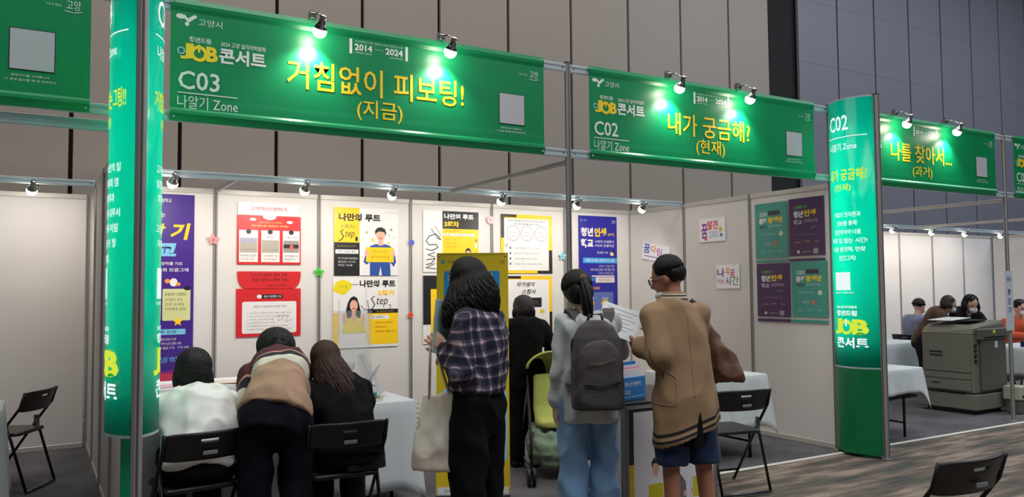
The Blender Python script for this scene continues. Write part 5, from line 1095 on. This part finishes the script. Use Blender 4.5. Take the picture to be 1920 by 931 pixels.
MB().lathe([(.016, -.010), (.024, -.006), (.024, .006), (.016, .010)], 14, Mh @ Matrix.Translation(V(0, -.104, .046)) @ Matrix.Rotation(PI / 2, 4, 'X')).build('hair_tie', mat('brown_hair_tie', (110, 70, 56), .6), f.root)
loc5 = Matrix.Translation((-0.53, -0.95, .008)) @ Matrix.Rotation(-math.radians(24), 4, 'Z')
t = thing('backpack', 'dark grey backpack worn by the woman with the ponytail', 'backpack', loc5 @ V(.015, -.115, .80), -math.radians(24))
BPM = mat('grey_nylon', (74, 69, 72), .75, bump=.15, bscale=300); BPD = mat('dark_grey_nylon', (56, 53, 56), .75, bump=.15, bscale=300); PIPE = mat('black_piping', (18, 18, 20), .5)
def pack(h0, h1, w, d, yb, m, nm, top=.75):
    secs = []
    for f_, k_, kd in ((0, .90, .85), (.04, .98, 1), (.30, 1.0, 1.05), (.60, .97, 1.0), (.80, .88, .85), (.93, .66, .6), (1.0, .34, .25)):
        secs.append((V(0, yb - d / 2, h0 + (h1 - h0) * f_), V(w / 2 * k_, 0, 0), V(0, d / 2 * kd, 0)))
    return blob(nm, [loft(secs, 28, 3.4)], m, t, .008, 2, .003, (8, 8, 8), 2)
pack(0.0, .51, .305, .150, 0, BPM, 'main_compartment'); pack(.015, .40, .255, .070, -.115, BPM, 'front_pocket'); pack(.0, .17, .300, .185, .0, BPD, 'bottom_panel')
def arc_path(h0, h1, w, y, n=16):
    return [V(-w / 2, y, h0)] + [V(-w / 2 * math.cos(a), y - .0, h1 - .11 + .11 * math.sin(a)) for a in [PI * i / n for i in range(n + 1)]] + [V(w / 2, y, h0)]
MB().tube(arc_path(.10, .475, .290, -.055), .0055, 6).build('piping', PIPE, t); MB().tube(arc_path(.06, .385, .245, -.125), .0060, 6).build('zip', PIPE, t); MB().tube(arc_path(.10, .440, .262, -.088), .0045, 6).build('piping', PIPE, t)
MB().tube([V(-.085, -.193, .262), V(0, -.196, .268), V(.09, -.193, .296)], .0035, 6).build('pocket_zip', mat('copper_zip', (120, 84, 70), .4, .4), t); MB().tube([V(-.10, -.190, .150), V(.0, -.196, .143), V(.11, -.190, .160)], .005, 6).build('pocket_seam', PIPE, t)
MB().tube([V(-.05, -.04, .49), V(-.035, -.045, .545), V(.035, -.045, .545), V(.05, -.04, .49)], .009, 8).build('grab_handle', PIPE, t)
for q in (-1, 1):
    M = MB(); rs = []
    for (x, y, z) in ((.075, .005, .49), (.105, .045, .545), (.118, .115, .565), (.118, .20, .52), (.125, .235, .42), (.135, .20, .26), (.14, .10, .16), (.135, .0, .12)):
        rs.append([V(q * x - .034, y, z), V(q * x + .034, y, z), V(q * x + .034, y, z + .012), V(q * x - .034, y, z + .012)])
    M.rings(rs, True, smooth=False); M.build('shoulder_strap', BPM, t)
t = thing('document', 'white papers with printed writing held between the two standing visitors', 'paper', (-0.345, -1.035, 1.30), rot=(math.radians(58), math.radians(20), math.radians(-38)))
t.rotation_mode = 'XYZ'
for i in range(3): MB().box((-.125, -.105, -.001 * i - .0008), (.115, .105, -.001 * i), rotm(0, 0, .05 * i)).build('sheet', flat((222, 226, 232)), t)
for i in range(6): MB().box((-.10, .075 - .026 * i, .0), (.09 - .03 * (i % 2), .079 - .026 * i, .0004)).build('print_line', flat((120, 124, 140)), t)
# ---- 6 man in a cardigan
f = Fig('man in a long tan cardigan and denim shorts looking down to the left', -0.165, -1.42, 10, 1.70, False); J = f.J; f.bw = .74
J['chest'] = V(0, .01, 1.20); J['neck'] = V(-.03, .075, 1.405); J['head'] = V(-.045, .125, 1.555); f.hyaw = .75; f.hpitch = -.30
J['shL'] = V(-.165, .07, 1.335); J['shR'] = V(.115, .06, 1.335); J['elL'] = V(-.195, -.02, 1.11); J['wrL'] = V(-.19, .21, 1.150); J['elR'] = V(.14, .12, 1.11); J['wrR'] = V(.03, .30, 1.17)
J['hipL'] = V(-.085, 0, .86); J['hipR'] = V(.085, 0, .86); J['knL'] = V(-.10, .03, .49); J['knR'] = V(.11, .02, .49); J['anL'] = V(-.10, .0, .08); J['anR'] = V(.13, -.02, .08)
f.body(SKIN_D, {'L': (V(-.05, 1, .25), V(.9, 0, .35), .9), 'R': (V(-.6, .7, .1), V(-.3, -.2, -.9), .8)})
COAT = ramp_fabric('tan_cardigan_knit', (-.36, 0, 1), [(.036, (150, 122, 94)), (.054, (30, 26, 26)), (.074, (160, 132, 104)), (.092, (30, 26, 26)), (1.0, (150, 122, 94)), (1.001, (150, 122, 94))], .655, 1.0)
secs = []
for z, a, b, dx, dy, tl in ((.67, .208, .160, -.005, .01, .36), (.80, .196, .155, -.01, .01, .22), (.95, .170, .140, -.015, .015, .05), (1.10, .160, .132, -.02, .02, 0), (1.22, .158, .130, -.025, .04, 0), (1.33, .152, .115, -.025, .06, 0), (1.40, .115, .100, -.028, .07, 0), (1.435, .082, .080, -.03, .08, 0)):
    secs.append((V(dx, dy, z), V(a, 0, a * tl), V(0, b, 0)))
P = [loft(secs, 30, 2.3)]
for n in 'LR': P += [cap(J['neck'] - V(0, -.0, .055), .082, J['sh' + n], .080), cap(J['sh' + n], .078, J['el' + n], .078), cap(J['el' + n], .076, J['el' + n].lerp(J['wr' + n], .88), .056)]
COATO = f.wear('cardigan', P, COAT, .009, 61, .010, 3, (5, 5, 3))
KN = mat('tan_knit_plain', (150, 122, 94), .9, bump=.12, bscale=220)
MB().tube([J['shL'] + V(.045, -.078, .02), J['shL'] + V(-.035, -.072, -.06), J['shL'] + V(-.078, -.02, -.085), J['shL'] + V(-.070, .05, -.07)], .0045, 6).build('sleeve_seam', KN, f.root)
from mathutils.bvhtree import BVHTree
def hug(o, path, r, name, m, cx=-.02, cy=.02, off=.001):      # a seam lying on the surface of o; path = [(degrees around the body, height)]
    bv = BVHTree.FromPolygons([v.co for v in o.data.vertices], [tuple(p.vertices) for p in o.data.polygons]); pts = []
    for (a0, z0), (a1, z1) in zip(path, path[1:]):
        for k in range(6):
            a = math.radians(a0 + (a1 - a0) * k / 6); z = z0 + (z1 - z0) * k / 6; d = V(math.cos(a), math.sin(a), 0)
            h = bv.ray_cast(V(cx, cy, z) + d * .6, -d)[0]
            if h: pts.append(h + d * off)
    if len(pts) > 2: MB().tube(pts, r, 6).build(name, m, f.root)
hug(COATO, [(165, .84), (226, .84), (228, .90), (226, .99), (205, 1.03), (200, .99)], .0032, 'pocket_seam', KN)
hug(COATO, [(200, .99), (196, 1.10), (192, 1.16)], .0032, 'pocket_opening', mat('dark_tan_knit', (84, 66, 50), .9))
hug(COATO, [(262, 1.36), (262, 1.1), (262, .84)], .0018, 'back_seam', KN)
blob('undershirt', [loft([(V(-.02, .01, .60), V(.15, 0, 0), V(0, .10, 0)), (V(-.02, .01, .72), V(.16, 0, 0), V(0, .11, 0)), (V(0, .01, .90), V(.14, 0, 0), V(0, .10, 0))])], cloth('black_tee', (22, 24, 28)), f.root, .012, 2, .004)
blob('vent_gap', [loft([(V(-.02, -.120, .60), V(.036, 0, 0), V(0, .022, 0)), (V(-.015, -.132, .68), V(.028, 0, 0), V(0, .022, 0)), (V(-.01, -.136, .76), V(.012, 0, 0), V(0, .016, 0)), (V(-.01, -.138, .80), V(.004, 0, 0), V(0, .010, 0))])], cloth('black_tee', (22, 24, 28)), f.root, .007, 1)
COL_ = ramp_fabric('striped_collar_knit', (0, 0, 1), [(.010, (150, 122, 94)), (.018, (30, 26, 26)), (.028, (190, 176, 158)), (.036, (30, 26, 26)), (.046, (190, 176, 158)), (1.0, (150, 122, 94))], 1.415, 1.0)
B = MB(); rs = []
for z, r in ((1.405, .098), (1.435, .084), (1.470, .070), (1.474, .064), (1.44, .068), (1.41, .075)):
    rs.append([V(-.03 + r * math.cos(a), .083 + r * .95 * math.sin(a), z - .028 * max(0, math.sin(a))) for a in [2 * PI * j / 24 for j in range(24)]])
B.rings(rs, False, smooth=True); B.build('collar', COL_, f.root)
DN = cloth('blue_denim', (34, 52, 86)); f.pants(DN, (.086, .098, .0), 1.0, .008, 9, 'shorts', inf=.004, hipw=.85)
f.shoes(mat('grey_trainers', (90, 90, 94), .5))
f.hair(HAIR_K, .0, .083, .094, .086, 2.3, 520, .0, .0, 44, 1.68, cap_low=.028, r0=.0048, back=(0, -.020, .046))
Mh = f.hm()
for q in (-1, 1):
    MB().tube([Mh @ V(q * .078, -.005, .006), Mh @ V(q * .070, .085, .008)], .002, 6).build('glasses_temple', mat('grey_metal_frame', (150, 150, 155), .3, .6), f.root)
    MB().lathe([(.019, -.001), (.022, -.001), (.022, .001), (.019, .001), (.019, -.001)], 16, Mh @ Matrix.Translation(V(q * .033, .102, .002)) @ Matrix.Rotation(PI / 2, 4, 'X')).build('glasses_rim', mat('grey_metal_frame', (150, 150, 155)), f.root)
blob('chin_mask', [ellp(Mh @ V(0, .050, -.088), (.056, .056, .030), Mh.to_3x3().to_euler())], mat('white_mask', (220, 222, 224), .8), f.root, .007, 2)
loc6 = Matrix.Translation((-0.165, -1.42, .008)) @ Matrix.Rotation(-math.radians(10), 4, 'Z')
t = thing('mobile_phone', 'dark mobile phone in the hand of the man in the cardigan', 'phone', loc6 @ V(-.165, .315, 1.185), rot=(math.radians(35), 0, math.radians(20)))
MB().bbox((-.036, -.075, 0), (.036, .075, .009), .003).build('case', mat('navy_case', (26, 34, 64), .4), t); MB().box((-.032, -.070, .009), (.032, .070, .0095)).build('screen', mat('dark_glass', (12, 12, 16), .08), t)
t = thing('shoulder_bag', 'brown slouchy bag on the right shoulder of the man in the cardigan', 'bag', (0.155, -1.33, 0.93), math.radians(-50))
LB = mat('brown_leather', (96, 66, 48), .6, bump=.25, bscale=40)
blob('bag_body', [loft([(V(.01, 0, .0), V(.150, 0, .02), V(0, .055, 0)), (V(.0, 0, .09), V(.140, 0, .01), V(0, .070, 0)), (V(-.03, 0, .20), V(.100, 0, 0), V(0, .052, 0)), (V(-.065, 0, .32), V(.045, 0, 0), V(0, .028, 0)), (V(-.085, 0, .39), V(.018, 0, 0), V(0, .016, 0))], 28, 2.6)], LB, t, .010, 1, .014, (8, 8, 5), 7)
MB().tube([(-.08, 0, .37), (-.10, .0, .46), (-.145, .0, .50)], .014, 8).build('strap', mat('dark_brown_strap', (60, 40, 34), .6), t)
MB().tube([(-.075, -.01, .36), (-.06, -.03, .33), (-.085, -.02, .30), (-.065, .0, .35)], .011, 8).build('knot', mat('dark_brown_strap', (60, 40, 34), .6), t)
# ---- 7 person in black at the back
f = Fig('person in a black suit standing behind the yellow stand banner', 0.20, 0.98, 28, 1.47); J = f.J
J['neck'] = V(0, .05, 1.23); J['head'] = V(.0, .10, 1.325); f.hpitch = -.45; J['shL'] = V(-.15, .04, 1.165); J['shR'] = V(.15, .04, 1.165); J['elR'] = V(.235, .06, 1.0); J['wrR'] = V(.25, .24, .93); J['elL'] = V(-.22, .05, 1.0); J['wrL'] = V(-.2, .25, .95)
f.body(SKIN, None)
f.top(cloth('black_suit', (24, 22, 26)), .028, (.068, .060, .050), prof=[(-.24, .18, .125), (-.05, .175, .12), (.16, .155, .11), (.40, .15, .10), (.6, .155, .11), (.8, .17, .11), (.9, .165, .095), (.97, .11, .075), (1.0, .07, .06)], name='jacket', seed=71)
f.pants(cloth('black_suit', (24, 22, 26)), (.10, .085, .075), 1.97); f.shoes(BLACKP)
f.hair(mat('dark_brown_hair', (44, 30, 28), .5, bump=.5, bscale=90), .07, .100, .110, .108, 2.6, 420, .006, .012, 55, 1.8, cap_low=.055, r0=.0055)
# ---- far booth people
def far_person(label, x, y, az, shirt, pose, H=1.62, hair=HAIR_K, L=.02, mask=True, female=True, apron=None):
    f = Fig(label, x, y, az, H, female); J = f.J; pose(f, J); f.body(SKIN_F, None, .012)
    f.top(shirt, .022, (.066, .056, .046), fold=.007, seed=int(x * 10), voxel=.014); f.pants(cloth('dark_trousers', (36, 38, 46)), (.10, .08, .07), 1.97); f.shoes(BLACKP)
    f.hair(hair, L, .084, .092, .086, 2.0, 200, .006, .02, int(y * 50), 1.5, cap_low=.0 if L < .05 else .07, r0=.0075, back=(0, -.022, .044))
    if mask: Mh = f.hm(); blob('face_mask', [ellp(Mh @ (V(0, .068, -.045) * f.k), V(.052, .042, .042), Mh.to_3x3().to_euler())], mat('white_mask', (220, 222, 224), .8), f.root, .008, 2)
    return f
def sit(f, J):
    seat_pose(f); J['chest'] = V(0, -.06, .80); J['neck'] = V(0, .0, 1.03); J['head'] = V(0, .06, 1.165); f.hpitch = -.2
    for n, q in (('L', -1), ('R', 1)): J['sh' + n] = V(q * .17, .0, .98); J['el' + n] = V(q * .22, .12, .80); J['wr' + n] = V(q * .10, .36, .80)
def bend(f, J):
    J['pelvis'] = V(0, -.12, .86); J['chest'] = V(0, .05, 1.04); J['neck'] = V(0, .27, 1.10); J['head'] = V(0, .38, 1.12); f.hpitch = -.75
    for n, q in (('L', -1), ('R', 1)): J['sh' + n] = V(q * .16, .24, 1.06); J['el' + n] = V(q * .22, .24, .86); J['wr' + n] = V(q * .14, .42, .80)
def lean(f, J):
    J['neck'] = V(0, .16, 1.16); J['head'] = V(0, .235, 1.245); J['chest'] = V(0, .03, 1.04); f.hpitch = -.40; J['pelvis'] = V(0, -.08, .82)
    for n, q in (('L', -1), ('R', 1)): J['sh' + n] = V(q * .155, .15, 1.10); J['el' + n] = V(q * .24, .22, .88); J['wr' + n] = V(q * .12, .42, .86); J['hip' + n] = V(q * .09, -.08, .78); J['kn' + n] = V(q * .09, -.04, .43)
folding_chair('black folding chair under the seated man at the back of the copier booth', 8.25, 2.62, 92)
far_person('seated man in a grey-blue shirt and mask behind the rear table', 8.30, 2.62, 92, cloth('grey_blue_shirt', (112, 118, 142)), sit, 1.68, female=False)
far_person('woman with black hair and white mask leaning behind the copier', 7.05, 1.22, 205, cloth('dark_grey_top', (48, 46, 52)), lean, 1.62, L=.14)
far_person('brown-clad woman bowed over the table left of the masked woman', 6.60, 1.36, 150, cloth('brown_jacket', (84, 58, 46)), lean, 1.50, mat('dark_brown_hair', (44, 30, 28)), L=.10)
folding_chair('black folding chair under the person in orange at the right edge', 8.35, 1.15, 200)
far_person('person in an orange top seated at the right edge of the photo', 8.33, 1.16, 200, cloth('orange_top', (214, 96, 62)), sit, 1.62)
# small things on the copier booth tables
t = thing('card_reader', 'black device standing on the table beside the right lit column', 'device', (3.62, 0.16, 0.698), .3)
MB().bbox((-.06, -.10, 0), (.06, .10, .035), .008).build('base', CPD, t); MB().bbox((-.05, .05, .03), (.05, .075, .17), .006).build('display', CPD, t)
t = thing('menu_stand', 'small clear stand on the table beside the right lit column', 'stand', (3.45, 0.05, 0.698), .5)
MB().bbox((-.05, -.003, .004), (.05, .003, .20), .001).build('pane', glass('clear_acrylic'), t); MB().bbox((-.05, -.03, 0), (.05, .03, .006), .002).build('base', glass('clear_foot'), t)
t = thing('navy_box', 'small navy box on the table at the right edge', 'box', (7.12, 0.40, 0.742)); MB().bbox((-.09, -.06, 0), (.09, .06, .06), .005).build('box_body', mat('navy_box_card', (24, 30, 84), .5), t); MB().bbox((-.092, -.062, .05), (.092, .062, .068), .004).build('lid', mat('navy_box_card', (24, 30, 84)), t)
t = thing('desk_bottle', 'small dark bottle on the rear table before the seated man', 'bottle', (6.05, 2.2, 0.742)); MB().lathe([(0, 0), (.03, 0), (.03, .08), (.012, .10), (.012, .12), (0, .12)], 12).build('bottle_body', CPD, t); MB().lathe([(0, .12), (.014, .12), (.014, .14), (0, .14)], 12).build('cap', CPD, t)

flush_lettering()
